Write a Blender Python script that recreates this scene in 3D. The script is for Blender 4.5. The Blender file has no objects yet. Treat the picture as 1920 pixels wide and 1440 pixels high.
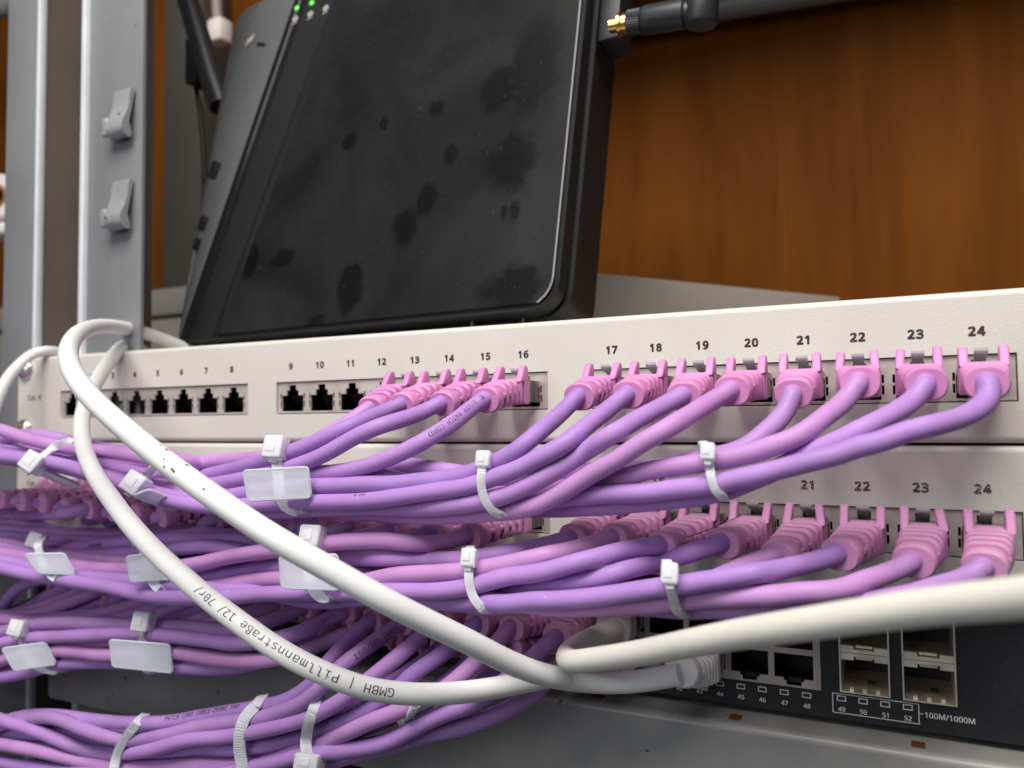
import bpy, bmesh, math, random
import numpy as np
from mathutils import Vector, Matrix
random.seed(7); np.random.seed(7)
scene = bpy.context.scene
COL = scene.collection
S = 0.001                                   # everything below is in millimetres

# ------------------------------------------------------------------ camera
F_PX = 1478.857
CAM = np.array([-21.746, -263.135, -36.307])
YAW, PITCH, ROLL = 0.453034, 0.0465008, -0.01088
def cam_axes():
    cy, sy, cp, sp, cr, sr = math.cos(YAW), math.sin(YAW), math.cos(PITCH), math.sin(PITCH), math.cos(ROLL), math.sin(ROLL)
    f = np.array([-sy*cp, cy*cp, sp]); r = np.array([cy, sy, 0.0]); u = np.cross(r, f)
    return cr*r + sr*u, -sr*r + cr*u, f
CR, CU, CF = cam_axes()
cam_data = bpy.data.cameras.new('camera'); cam = bpy.data.objects.new('camera', cam_data); COL.objects.link(cam)
cam.matrix_world = Matrix(((CR[0], CU[0], -CF[0], CAM[0]*S), (CR[1], CU[1], -CF[1], CAM[1]*S), (CR[2], CU[2], -CF[2], CAM[2]*S), (0, 0, 0, 1)))
cam_data.sensor_width = 36.0
cam_data.lens = F_PX/1920*36
cam_data.clip_start = 0.005; cam_data.clip_end = 50
cam_data.dof.use_dof = True
cam_data.dof.focus_distance = 0.262
cam_data.dof.aperture_fstop = 10.8
cam_data.dof.aperture_blades = 0
scene.camera = cam

# ------------------------------------------------------------------ light
world = bpy.data.worlds.new('World'); scene.world = world; world.use_nodes = True
world.node_tree.nodes['Background'].inputs[0].default_value = (0.86, 0.92, 1.0, 1)
world.node_tree.nodes['Background'].inputs[1].default_value = 0.105
def area(name, loc, target, sx, sy, power, color):
    d = bpy.data.lights.new(name, 'AREA'); d.shape = 'RECTANGLE'; d.size = sx*S; d.size_y = sy*S; d.energy = power; d.color = color
    o = bpy.data.objects.new(name, d); COL.objects.link(o); o.location = [c*S for c in loc]
    o.rotation_euler = (Vector(target)-Vector(loc)).to_track_quat('-Z', 'Y').to_euler()
    return o
area('ceiling_light', (-40, -540, 760), (-150, 0, -50), 720, 480, 15.8, (1.0, 0.955, 0.91))
area('cool_fill', (-520, -1050, 260), (-150, 0, -60), 700, 600, 3.0, (0.90, 0.95, 1.0))  # added cool fill from the front left, no visible source
scene.view_settings.view_transform = 'Standard'
try: scene.view_settings.look = 'None'
except Exception: pass
scene.view_settings.exposure = 0.0; scene.view_settings.gamma = 1.0
scene.view_settings.use_curve_mapping = False
scene.render.engine = 'CYCLES'
scene.cycles.max_bounces = 8
scene.cycles.use_denoising = True

# ------------------------------------------------------------------ helpers
def ray(u, v):
    return CR*((u-960)/F_PX) - CU*((v-720)/F_PX) + CF
def at(u, v, y):                             # point seen at a photo pixel, y millimetres behind the panel face
    w = ray(u, v); return CAM + w*((y-CAM[1])/w[1])
def atz(u, v, z):
    w = ray(u, v); return CAM + w*((z-CAM[2])/w[2])
def atd(u, v, d):                            # at a distance d along the view axis
    return CAM + ray(u, v)*d
def dep(P): return float((np.asarray(P)-CAM) @ CF)
def px(P):
    d = np.asarray(P, float)-CAM; z = d@CF
    return np.array([960+F_PX*(d@CR)/z, 720-F_PX*(d@CU)/z])
def nrm(v):
    v = np.asarray(v, float); return v/max(np.linalg.norm(v), 1e-12)
def sm(t): t = min(1, max(0, t)); return t*t*(3-2*t)

class MB:                                    # collects geometry for one mesh
    def __init__(s): s.v = []; s.f = []
    def add(s, vs, fs):
        b = len(s.v); s.v += [tuple(map(float, p)) for p in vs]; s.f += [[i+b for i in f] for f in fs]; return s
    def loft(s, rings, cap0=True, cap1=True, closed=True):
        n = len(rings[0]); vs = [p for r in rings for p in r]; fs = []
        for i in range(len(rings)-1):
            for j in range(n if closed else n-1):
                k = (j+1) % n
                fs.append([i*n+j, i*n+k, (i+1)*n+k, (i+1)*n+j])
        if cap0: fs.append(list(range(n))[::-1])
        if cap1: fs.append([(len(rings)-1)*n+j for j in range(n)])
        return s.add(vs, fs)
    def box(s, c, hx, hy, hz, ax=(1, 0, 0), ay=(0, 1, 0), az=(0, 0, 1), bev=0.0, seg=2):
        bm = bmesh.new(); bmesh.ops.create_cube(bm, size=2)
        for q in bm.verts: q.co = Vector((q.co.x*hx, q.co.y*hy, q.co.z*hz))
        if bev > 0: bmesh.ops.bevel(bm, geom=bm.edges[:], offset=bev, segments=seg, affect='EDGES', profile=0.5)
        return s._bm(bm, c, ax, ay, az)
    def _bm(s, bm, c, ax, ay, az):
        ax, ay, az, c = map(np.asarray, (ax, ay, az, c)); bm.verts.index_update()
        vs = [c+ax*q.co.x+ay*q.co.y+az*q.co.z for q in bm.verts]; fs = [[q.index for q in f.verts] for f in bm.faces]
        bm.free(); return s.add(vs, fs)
    def prism(s, pts, c, ax, ay, az, h0, h1, bev=0.0, seg=2):   # 2D outline in ax, ay extruded along az
        bm = bmesh.new(); lo = [bm.verts.new((p[0], p[1], h0)) for p in pts]
        f = bm.faces.new(lo); r = bmesh.ops.extrude_face_region(bm, geom=[f])
        for q in r['geom']:
            if isinstance(q, bmesh.types.BMVert): q.co.z = h1
        bmesh.ops.recalc_face_normals(bm, faces=bm.faces[:])
        if bev > 0: bmesh.ops.bevel(bm, geom=bm.edges[:], offset=bev, segments=seg, affect='EDGES', profile=0.5)
        return s._bm(bm, c, ax, ay, az)
    def plate(s, outer, holes, c, ax, ay, az, thick):           # sheet with holes, walls of the holes included
        bm = bmesh.new(); edges = []; loops = []
        for L in [outer]+holes:
            vs = [bm.verts.new((p[0], p[1], 0)) for p in L]; loops.append(vs)
            edges += [bm.edges.new((vs[i], vs[(i+1) % len(vs)])) for i in range(len(vs))]
        bmesh.ops.triangle_fill(bm, use_beauty=True, use_dissolve=False, edges=edges)
        fs = bm.faces[:]
        for f in fs:
            if f.normal.z < 0: f.normal_flip()
        for vs in loops:
            back = [bm.verts.new((q.co.x, q.co.y, -thick)) for q in vs]
            n = len(vs)
            for i in range(n):
                k = (i+1) % n
                try: bm.faces.new((vs[i], vs[k], back[k], back[i]))
                except ValueError: pass
        bmesh.ops.recalc_face_normals(bm, faces=bm.faces[:])
        return s._bm(bm, c, ax, ay, az)
    def tube(s, pts, rad, sides=16, cap=True):
        P, T, N, B = frames(pts); r = np.broadcast_to(np.asarray(rad, float), (len(P),))
        a = np.linspace(0, 2*math.pi, sides, endpoint=False)
        rings = [[P[i]+r[i]*(math.cos(t)*N[i]+math.sin(t)*B[i]) for t in a] for i in range(len(P))]
        return s.loft(rings, cap, cap)
    def lathe(s, prof, c, axis, sides=24):   # prof: (distance along axis, radius)
        axis = nrm(axis); u = nrm(np.cross(axis, (0.3, 0.2, 0.9))); w = np.cross(axis, u)
        a = np.linspace(0, 2*math.pi, sides, endpoint=False)
        return s.loft([[np.asarray(c)+axis*h+r*(math.cos(t)*u+math.sin(t)*w) for t in a] for h, r in prof])
    def build(s, name, mat, parent=None, smooth=40, origin=None):
        o0 = np.zeros(3)
        if parent is not None:
            q = parent
            while q.parent is not None: q = q.parent
            o0 = np.array(q['_o'])
        elif origin is not None: o0 = np.asarray(origin, float)
        me = bpy.data.meshes.new(name)
        me.from_pydata([tuple((np.array(p)-o0)*S) for p in s.v], [], s.f); me.update()
        bm = bmesh.new(); bm.from_mesh(me); bmesh.ops.recalc_face_normals(bm, faces=bm.faces[:]); bm.to_mesh(me); bm.free()
        if smooth:
            me.shade_smooth(); me.set_sharp_from_angle(angle=math.radians(smooth))
        for m in (mat if isinstance(mat, (list, tuple)) else [mat]): me.materials.append(m)
        o = bpy.data.objects.new(name, me); COL.objects.link(o)
        if parent is not None: o.parent = parent
        else: o.location = [float(c)*S for c in o0]; o['_o'] = [float(c) for c in o0]
        return o

def frames(pts):
    P = np.asarray(pts, float); T = np.gradient(P, axis=0); T /= np.linalg.norm(T, axis=1)[:, None]+1e-12
    N = np.zeros_like(P); n = nrm(np.cross(T[0], (0, 0, 1)) if abs(T[0][2]) < .9 else np.cross(T[0], (0, 1, 0)))
    for i in range(len(P)):
        n = nrm(n-(n@T[i])*T[i]); N[i] = n
    return P, T, N, np.cross(T, N)
def catmull(pts, n):                         # centripetal Catmull-Rom, n samples evenly spaced by length
    P = np.asarray(pts, float); P = np.vstack([2*P[0]-P[1], P, 2*P[-1]-P[-2]]); out = []
    for i in range(1, len(P)-2):
        p0, p1, p2, p3 = P[i-1:i+3]
        t0 = 0; t1 = t0+np.linalg.norm(p1-p0)**.5+1e-9; t2 = t1+np.linalg.norm(p2-p1)**.5+1e-9; t3 = t2+np.linalg.norm(p3-p2)**.5+1e-9
        for t in np.linspace(t1, t2, 24, endpoint=False):
            a1 = (t1-t)/(t1-t0)*p0+(t-t0)/(t1-t0)*p1; a2 = (t2-t)/(t2-t1)*p1+(t-t1)/(t2-t1)*p2; a3 = (t3-t)/(t3-t2)*p2+(t-t2)/(t3-t2)*p3
            b1 = (t2-t)/(t2-t0)*a1+(t-t0)/(t2-t0)*a2; b2 = (t3-t)/(t3-t1)*a2+(t-t1)/(t3-t1)*a3
            out.append((t2-t)/(t2-t1)*b1+(t-t1)/(t2-t1)*b2)
    out.append(P[-2]); return resample(np.array(out), n)
def resample(P, n):
    L = np.concatenate([[0], np.cumsum(np.linalg.norm(np.diff(P[:, :3], axis=0), axis=1))])
    t = np.linspace(0, L[-1], n); return np.stack([np.interp(t, L, P[:, k]) for k in range(P.shape[1])], 1)
def gsmooth(a, sig):
    a = np.asarray(a, float); k = int(3*sig)+1; w = np.exp(-.5*(np.arange(-k, k+1)/sig)**2); w /= w.sum()
    if a.ndim == 1: return np.convolve(np.concatenate([2*a[0]-a[k:0:-1], a, 2*a[-1]-a[-2:-k-2:-1]]), w, 'valid')
    return np.stack([gsmooth(a[:, i], sig) for i in range(a.shape[1])], 1)
def rrect(hx, h0, h1, r, n=5):               # rounded rectangle outline, x in +-hx, y from h0 to h1
    r = min(r, hx*.99, (h1-h0)/2*.99); out = []
    for cx, cy, a0 in ((hx-r, h1-r, 0), (-hx+r, h1-r, 90), (-hx+r, h0+r, 180), (hx-r, h0+r, 270)):
        for k in range(n+1):
            a = math.radians(a0+90*k/n); out.append((cx+r*math.cos(a), cy+r*math.sin(a)))
    return out

def thing(name, label, cat, loc, group=None):
    o = bpy.data.objects.new(name, None); COL.objects.link(o); o.empty_display_size = .01
    o.location = [float(c)*S for c in loc]; o['_o'] = [float(c) for c in loc]
    return tag(o, label, cat, group)
def tag(o, label, cat, group=None):
    o['label'] = label; o['category'] = cat
    if group: o['group'] = group
    return o

def shipped_font(fn):                        # fonts that come with Blender itself; the built-in one if absent
    try: return bpy.data.fonts.load(bpy.utils.system_resource('DATAFILES', path='fonts')+'/'+fn)
    except Exception: return None
SANS = shipped_font('NotoSansMath-Regular.woff2'); MONO = shipped_font('DejaVuSansMono.woff2')
# text outlines -> flat triangles
_tc = {}
def text_mesh(txt, size, bold=0.0, shear=0.0, space=1.0, font=None):
    key = (txt, size, bold, shear, space, font.name if font else '')
    if key in _tc: return _tc[key]
    cu = bpy.data.curves.new('t', 'FONT'); cu.body = txt; cu.size = 1.0; cu.offset = bold; cu.resolution_u = 3; cu.shear = shear; cu.space_character = space
    if font: cu.font = font
    ob = bpy.data.objects.new('t', cu); COL.objects.link(ob); dg = bpy.context.evaluated_depsgraph_get(); dg.update()
    me = bpy.data.meshes.new_from_object(ob.evaluated_get(dg))
    v = np.array([tuple(q.co)[:2] for q in me.vertices]).reshape(-1, 2)*size; f = [list(p.vertices) for p in me.polygons]
    bpy.data.objects.remove(ob); bpy.data.curves.remove(cu); bpy.data.meshes.remove(me)
    _tc[key] = (v, f); return v, f
def flat_text(mb, txt, cap, c, ax, ay, bold=0.0, align='c', space=1.0, font=None):  # cap = height of capitals in mm
    v, f = text_mesh(txt, cap/0.714, 0.0, 0.0, space, font or SANS)
    if len(v) == 0: return
    lo, hi = v.min(0), v.max(0); v = v-np.array([(lo[0]+hi[0])/2 if align == 'c' else lo[0], cap/2])
    w = bold*cap/.714; out = np.cross(ax, ay)
    for k in range(9 if bold else 1):        # heavier strokes: the outline again, shifted a little all round
        a = k*math.pi/4; dx, dy = (0, 0) if k == 8 or not bold else (w*math.cos(a), w*math.sin(a))
        mb.add([np.asarray(c)+np.asarray(ax)*(p[0]+dx)+np.asarray(ay)*(p[1]+dy)+out*.004*k for p in v], f)

# ------------------------------------------------------------------ materials
def mat(name, color, rough=.5, metal=0.0, var=0.0, vscale=60, bump=0.0, bscale=800, trans=0.0, ior=1.45, coat=0.0, spec=.5, speck=None, sss=0.0, stretch=None):
    m = bpy.data.materials.new(name); m.use_nodes = True; nt = m.node_tree; b = nt.nodes['Principled BSDF']
    b.inputs['Base Color'].default_value = (*color, 1); b.inputs['Roughness'].default_value = rough; b.inputs['Metallic'].default_value = metal
    b.inputs['Transmission Weight'].default_value = trans; b.inputs['IOR'].default_value = ior; b.inputs['Coat Weight'].default_value = coat
    b.inputs['Specular IOR Level'].default_value = spec
    if sss:
        b.inputs['Subsurface Weight'].default_value = sss; b.inputs['Subsurface Radius'].default_value = (.003, .002, .0025)
    tc = nt.nodes.new('ShaderNodeTexCoord'); src = tc.outputs['Object']
    if stretch:
        mp = nt.nodes.new('ShaderNodeMapping'); mp.inputs['Scale'].default_value = stretch; nt.links.new(src, mp.inputs[0]); src = mp.outputs[0]
    def noise(scale, detail=4):
        n = nt.nodes.new('ShaderNodeTexNoise'); n.inputs['Scale'].default_value = scale; n.inputs['Detail'].default_value = detail; nt.links.new(src, n.inputs['Vector']); return n.outputs[0]
    colsock = None
    if var:
        n = noise(vscale); r = nt.nodes.new('ShaderNodeMapRange'); nt.links.new(n, r.inputs[0]); r.inputs[1].default_value = .3; r.inputs[2].default_value = .7
        r.inputs[3].default_value = 1-var; r.inputs[4].default_value = 1+var
        x = nt.nodes.new('ShaderNodeVectorMath'); x.operation = 'SCALE'; x.inputs[0].default_value = color; nt.links.new(r.outputs[0], x.inputs['Scale']); colsock = x.outputs[0]
        r2 = nt.nodes.new('ShaderNodeMapRange'); nt.links.new(n, r2.inputs[0]); r2.inputs[1].default_value = .3; r2.inputs[2].default_value = .7
        r2.inputs[3].default_value = max(.02, rough-.08); r2.inputs[4].default_value = min(1, rough+.08); nt.links.new(r2.outputs[0], b.inputs['Roughness'])
    if speck:                                 # (colour, scale, threshold)
        n = noise(speck[1], 2); r = nt.nodes.new('ShaderNodeMapRange'); nt.links.new(n, r.inputs[0]); r.inputs[1].default_value = speck[2]; r.inputs[2].default_value = speck[2]+.04
        mx = nt.nodes.new('ShaderNodeMix'); mx.data_type = 'RGBA'; nt.links.new(r.outputs[0], mx.inputs[0])
        if colsock: nt.links.new(colsock, mx.inputs[6])
        else: mx.inputs[6].default_value = (*color, 1)
        mx.inputs[7].default_value = (*speck[0], 1); colsock = mx.outputs[2]
    if colsock: nt.links.new(colsock, b.inputs['Base Color'])
    if bump:
        n = noise(bscale, 3); bp = nt.nodes.new('ShaderNodeBump'); bp.inputs['Strength'].default_value = 1.0; bp.inputs['Distance'].default_value = bump*S
        nt.links.new(n, bp.inputs['Height']); nt.links.new(bp.outputs[0], b.inputs['Normal'])
    return m
CREAM = mat('cream_powder_coat', (.63, .605, .55), .45, bump=.085, bscale=1900, var=.035, vscale=22, speck=((.34, .30, .26), 420, .775))
INK = mat('black_print', (.018, .018, .02), .6, speck=((.45, .43, .40), 3200, .63))
INK_WORN = mat('worn_black_print', (.03, .03, .03), .6, speck=((.66, .62, .56), 2600, .565))
INK_CABLE = mat('grey_black_print', (.03, .028, .04), .55)
SHIELD = mat('jack_shield_metal', (.56, .495, .455), .36, .35, var=.10, vscale=120, bump=.02, bscale=500)
DARK = mat('black_plastic', (.012, .012, .013), .5)
PIN = mat('gold_contact', (.75, .55, .25), .3, 1.0)
CLEAR = mat('clear_polycarbonate', (.92, .88, .86), .08, trans=.92, ior=1.5)
LATCH = mat('smoky_polycarbonate', (.58, .60, .60), .22, trans=.30, ior=1.45)
BOOT = [mat('pink_rubber_boot', c, .50, var=.05, vscale=150, bump=.02, bscale=1500) for c in ((.64, .25, .50), (.60, .24, .50), (.66, .27, .52))]
DUSTY = mat('dusty_pink_rubber_boot', (.62, .27, .50), .6, var=.06, vscale=150, bump=.05, bscale=1500, speck=((.42, .34, .36), 1500, .62))
def add_dust(m):                             # grey dust settled on upward faces
    nt = m.node_tree; b = nt.nodes['Principled BSDF']; src = b.inputs['Base Color'].links[0].from_socket
    g = nt.nodes.new('ShaderNodeNewGeometry'); sx = nt.nodes.new('ShaderNodeSeparateXYZ'); nt.links.new(g.outputs['Normal'], sx.inputs[0])
    tc = nt.nodes.new('ShaderNodeTexCoord'); n = nt.nodes.new('ShaderNodeTexNoise'); n.inputs['Scale'].default_value = 330; n.inputs['Detail'].default_value = 6; nt.links.new(tc.outputs['Object'], n.inputs['Vector'])
    a = nt.nodes.new('ShaderNodeMath'); a.operation = 'MULTIPLY'; nt.links.new(sx.outputs[2], a.inputs[0]); nt.links.new(n.outputs[0], a.inputs[1])
    r = nt.nodes.new('ShaderNodeMapRange'); nt.links.new(a.outputs[0], r.inputs[0]); r.inputs[1].default_value = .36; r.inputs[2].default_value = .60; r.inputs[4].default_value = .42
    mx = nt.nodes.new('ShaderNodeMix'); mx.data_type = 'RGBA'; nt.links.new(r.outputs[0], mx.inputs[0]); nt.links.new(src, mx.inputs[6]); mx.inputs[7].default_value = (.40, .33, .33, 1); nt.links.new(mx.outputs[2], b.inputs['Base Color'])
add_dust(DUSTY)
VIOLET = [mat('violet_jacket', c, .52, var=.08, vscale=70, bump=.08, bscale=150, spec=.42, speck=((.58, .42, .62), 620, .735)) for c in ((.405, .22, .55), (.375, .205, .53), (.43, .23, .555), (.42, .23, .52))]
PINK = [mat('pink_violet_jacket', c, .52, var=.08, vscale=70, bump=.08, bscale=150, spec=.42, speck=((.66, .45, .62), 620, .735)) for c in ((.50, .25, .53), (.485, .245, .535))]
WHITE = mat('white_jacket', (.79, .79, .775), .42, var=.05, vscale=32, bump=.05, bscale=140, speck=((.50, .40, .36), 420, .765))
BEIGE = mat('beige_jacket', (.70, .68, .61), .42, var=.02, vscale=60)
GREYBOOT = mat('grey_rubber_boot', (.52, .49, .47), .5, var=.04, vscale=120)
WHITEBOOT = mat('white_rubber_boot', (.76, .74, .74), .5, var=.03, vscale=120)
NYLON = mat('milky_nylon', (.93, .94, .97), .32, trans=.38, ior=1.15)
ZINC = mat('zinc_screw', (.75, .74, .68), .25, .9, var=.08, vscale=300)
BRASSY = mat('yellow_zinc', (.72, .55, .22), .35, .9)
SWITCHBLK = mat('dark_navy_painted_steel', (.014, .0145, .018), .5, bump=.04, bscale=1600, speck=((.07, .07, .08), 1700, .70))
SWPRINT = mat('white_switch_print', (.58, .57, .56), .6)
SWPLATE = mat('switch_jack_shield', (.50, .45, .41), .38, .6, var=.08, vscale=90)
SFPM = mat('sfp_cage_metal', (.85, .77, .62), .36, .7, var=.14, vscale=150)
SHELFM = mat('grey_painted_shelf', (.30, .295, .285), .38, .1, var=.16, vscale=26, bump=.05, bscale=900, speck=((.08, .065, .055), 210, .71))
POSTM = mat('grey_painted_steel', (.200, .205, .212), .42, .1, var=.07, vscale=18, bump=.03, bscale=400, speck=((.10, .09, .08), 160, .73))
POSTIN = mat('shaded_channel_brown', (.15, .115, .10), .6, var=.1, vscale=20)  # shade inside the post channel painted as brown
LEDGEM = mat('beige_grey_steel', (.25, .225, .20), .5, var=.05, vscale=8)
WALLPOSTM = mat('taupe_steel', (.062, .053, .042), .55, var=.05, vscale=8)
PAPER = mat('white_roll', (.72, .66, .62), .7, var=.06, vscale=40)
CARD = mat('cardboard_core', (.30, .13, .05), .8, var=.1, vscale=60)
RUBBER = mat('black_antenna_rubber', (.022, .023, .026), .42, bump=.03, bscale=900)
GOLD = mat('gold_connector', (.90, .62, .22), .22, 1.0)
GLOSS = mat('glossy_black_plastic', (.012, .013, .015), .18, coat=.2)
SIDEBLK = mat('satin_black_plastic', (.011, .011, .012), .5)
TRIM = mat('grey_edge_trim', (.36, .36, .37), .3, .3)
LABELW = mat('icon_print', (.55, .50, .47), .6)
def led_mat():
    m = bpy.data.materials.new('lit_green_led'); m.use_nodes = True; b = m.node_tree.nodes['Principled BSDF']
    b.inputs['Base Color'].default_value = (.1, .7, .1, 1); b.inputs['Emission Color'].default_value = (.16, 1, .10, 1); b.inputs['Emission Strength'].default_value = .75; return m
LED = led_mat()
def wood_mat(name, dark, lite):
    m = bpy.data.materials.new(name); m.use_nodes = True; nt = m.node_tree; b = nt.nodes['Principled BSDF']; b.inputs['Roughness'].default_value = .55; b.inputs['Specular IOR Level'].default_value = .03
    tc = nt.nodes.new('ShaderNodeTexCoord'); mp = nt.nodes.new('ShaderNodeMapping'); mp.inputs['Scale'].default_value = (1, 1, .10); nt.links.new(tc.outputs['Object'], mp.inputs[0])
    n1 = nt.nodes.new('ShaderNodeTexNoise'); n1.inputs['Scale'].default_value = 26; n1.inputs['Detail'].default_value = 6; n1.inputs['Distortion'].default_value = 1.2; nt.links.new(mp.outputs[0], n1.inputs['Vector'])
    n2 = nt.nodes.new('ShaderNodeTexNoise'); n2.inputs['Scale'].default_value = 150; n2.inputs['Detail'].default_value = 4; nt.links.new(mp.outputs[0], n2.inputs['Vector'])
    a = nt.nodes.new('ShaderNodeMath'); a.operation = 'MULTIPLY_ADD'; nt.links.new(n2.outputs[0], a.inputs[0]); a.inputs[1].default_value = .35; nt.links.new(n1.outputs[0], a.inputs[2])
    r = nt.nodes.new('ShaderNodeValToRGB'); nt.links.new(a.outputs[0], r.inputs[0]); r.color_ramp.elements[0].position = .42; r.color_ramp.elements[1].position = .86
    r.color_ramp.elements[0].color = (*dark, 1); r.color_ramp.elements[1].color = (*lite, 1); nt.links.new(r.outputs[0], b.inputs['Base Color']); return m
WOOD = wood_mat('orange_brown_veneer', (.098, .029, .0034), (.158, .050, .0066))

X_, Y_, Z_ = np.array([1., 0, 0]), np.array([0, 1., 0]), np.array([0, 0, 1.])
FRONT = -Y_
PITCHP, GAP = 15.8016, 18.4339
def port_x(n): return -(24-n)*PITCHP-((24-n)//8)*GAP

# ------------------------------------------------------------------ wooden back wall and rack around
def wall_box(mb, x0, x1, y0, y1, z0, z1, bev=0):
    return mb.box(((x0+x1)/2, (y0+y1)/2, (z0+z1)/2), (x1-x0)/2, (y1-y0)/2, (z1-z0)/2, bev=bev)
o = wall_box(MB(), -1500, 700, 330, 350, -900, 900).build('wood_panel', WOOD, smooth=0, origin=(-300, 330, 0))
tag(o, 'orange brown wood veneer panel forming the back of the cabinet', 'wood panel')
zl = at(300, 541, 262)[2]
mb = MB(); wall_box(mb, -1500, at(640, 541, 262)[0], 262, 328, zl-26, zl, bev=3); wall_box(mb, -1500, at(640, 541, 262)[0], 266, 328, zl-200, zl-28, bev=3); o = mb.build('rear_ledge', LEDGEM, origin=(-700, 290, zl-200))
tag(o, 'beige grey stepped steel ledge low on the wood panel, left of the router', 'ledge')
A_ = at(1090, 508, 150); dA = nrm((.57, .82, 0)); 
mb = MB(); mb.box(A_+dA*90-Z_*100+np.cross(dA, Z_)*-3, 128, 3, 100, ax=dA, ay=np.cross(Z_, dA), az=Z_, bev=1.5); o = mb.build('slanted_plate', mat('pale_grey_plate', (.40, .365, .325), .5, var=.05, vscale=8), origin=A_-Z_*200)
tag(o, 'beige grey plate standing slanted between router and wood, right of the router', 'plate')
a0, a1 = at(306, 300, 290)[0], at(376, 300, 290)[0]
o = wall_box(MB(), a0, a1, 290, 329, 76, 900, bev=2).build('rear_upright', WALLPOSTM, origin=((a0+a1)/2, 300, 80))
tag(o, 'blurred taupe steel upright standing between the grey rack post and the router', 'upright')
# rail over the wood at the top right
p0, p1 = at(1250, 32, 312), at(1640, -34, 312)
mb = MB(); mb.tube([p0-nrm(p1-p0)*45, p0, p1, p1+nrm(p1-p0)*300], 9.5, 20)
o = mb.build('steel_pole', mat('dark_grey_pole', (.22, .21, .20), .5, .2, var=.1, vscale=20), origin=p0); tag(o, 'blurred dark grey pole crossing the wood at the top, behind the antenna', 'pole')
o = wall_box(MB(), -250, 700, 165, 329, 300, 314).build('shade_board', WOOD, smooth=0, origin=(200, 260, 300)); tag(o, 'brown wooden board added out of view above the router to shade the wood', 'board')  # unseen board added so the upper wood falls into shade
# pale bracket and clip between post and router
b = thing('pipe_bracket', 'small pale bracket with a thin pipe above, behind the black antenna rod', 'bracket', at(412, 60, 270))
q = at(412, 60, 270); MB().box(q, 9, 8, 11, bev=3).build('clip', PAPER, b)
MB().tube([at(408, 40, 272), at(404, -60, 272), at(402, -130, 272)], 5, 12).build('pipe', LEDGEM, b)

# tape roll at the far left
c = at(15, 378, 150); ax = nrm((0.35, -1, .05))
roll = thing('tape_roll', 'white roll with brown cardboard core behind the left edge of the post', 'tape roll', c)
def ring(mb, c, ax, r0, r1, h):
    return mb.lathe([(-h, r0), (-h, r1-1.5), (-h+1.5, r1), (h-1.5, r1), (h, r1-1.5), (h, r0), (-h, r0)], c, ax, 32)
ring(MB(), c, ax, 10.5, 20, 14).build('tape', PAPER, roll); ring(MB(), c, ax, 7.6, 10.4, 14.4).build('core', CARD, roll)
mb = MB(); mb.box(c+ax*0+Z_*(-27)+X_*(-2), 17, 14, 6, bev=5, seg=4); o = mb.build('paper_wad', PAPER, origin=c-Z_*33); tag(o, 'crumpled pale paper wad under the white roll', 'paper')
mb = MB(); mb.tube([at(-60, 30, 240), at(20, 12, 240), at(60, -30, 240)], 10, 14); o = mb.build('conduit', LEDGEM, origin=at(20, 12, 240)); tag(o, 'blurred grey conduit in the top left corner', 'conduit')

# rack post: two grey flanges with a recessed web between them, its shade painted brown
post = thing('rack_post', 'grey steel rack post with two flanges and bent metal tabs', 'rack post', (-420, 14, -300))
LIP = mat('highlight_lip', (.62, .64, .67), .35, .1, var=.05, vscale=60)  # highlight along the rounded lip put into a paler base colour
TAB = mat('tab_paint', (.29, .295, .30), .4, .1, var=.10, vscale=80, speck=((.09, .08, .07), 200, .68))
zt, zb = 420, -420
def flange(name, xa, xb, y, t=2.5):
    mb = MB(); wall_box(mb, xa, xb, y, y+t, zb, zt, bev=.6); return mb.build(name, POSTM, post)
fl1 = flange('front_flange', -463.5, -435.5, 3.0)
fl2 = flange('side_flange', -397.5, -357.5, 6.0)
mb = MB(); wall_box(mb, -435.3, -431.6, 1.0, 5.6, zb, zt, bev=1.5); mb.build('flange_lip', LIP, post)
mb = MB(); wall_box(mb, -434.8, -432.4, 5.7, 46, zb, zt); mb.build('inner_side', POSTIN, post)
mb = MB(); wall_box(mb, -402.0, -397.7, 3.4, 8.6, zb, zt, bev=1.6); mb.build('flange_lip', LIP, post)
mb = MB(); wall_box(mb, -400.2, -397.9, 8.7, 46, zb, zt); mb.build('inner_side', POSTIN, post)
mb = MB(); wall_box(mb, -432.0, -400.8, 43, 46, zb, zt); mb.build('web', POSTIN, post)
for (u, v) in ((236, 216), (233, 386)):
    c = at(u, v, 5.0); w = 6.2
    mb = MB()
    prof = [(0, 12.5), (-1.8, 12.6), (-2.6, 9), (-3.0, 4), (-4.6, -1), (-6.6, -5), (-7.2, -8.5), (-6.2, -11.5), (-3.2, -13), (-1.6, -12.4), (-1.6, -10), (-3.0, -5), (-1.2, 4), (0, 10.5)]
    L = [c+np.array([-w, y, z]) for y, z in prof]; R = [c+np.array([w, y, z*1.0]) for y, z in prof]
    n = len(prof); fs = [[i, i+1, n+i+1, n+i] for i in range(n-1)]+[list(range(n))[::-1], [n+i for i in range(n)]]
    mb.add(L+R, fs); mb.box(c+np.array([-w-1.7, -5.2, -6.8]), 2.1, 1.3, 4.8, bev=.9)
    mb.build('bent_tab', TAB, post, smooth=55)

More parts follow.
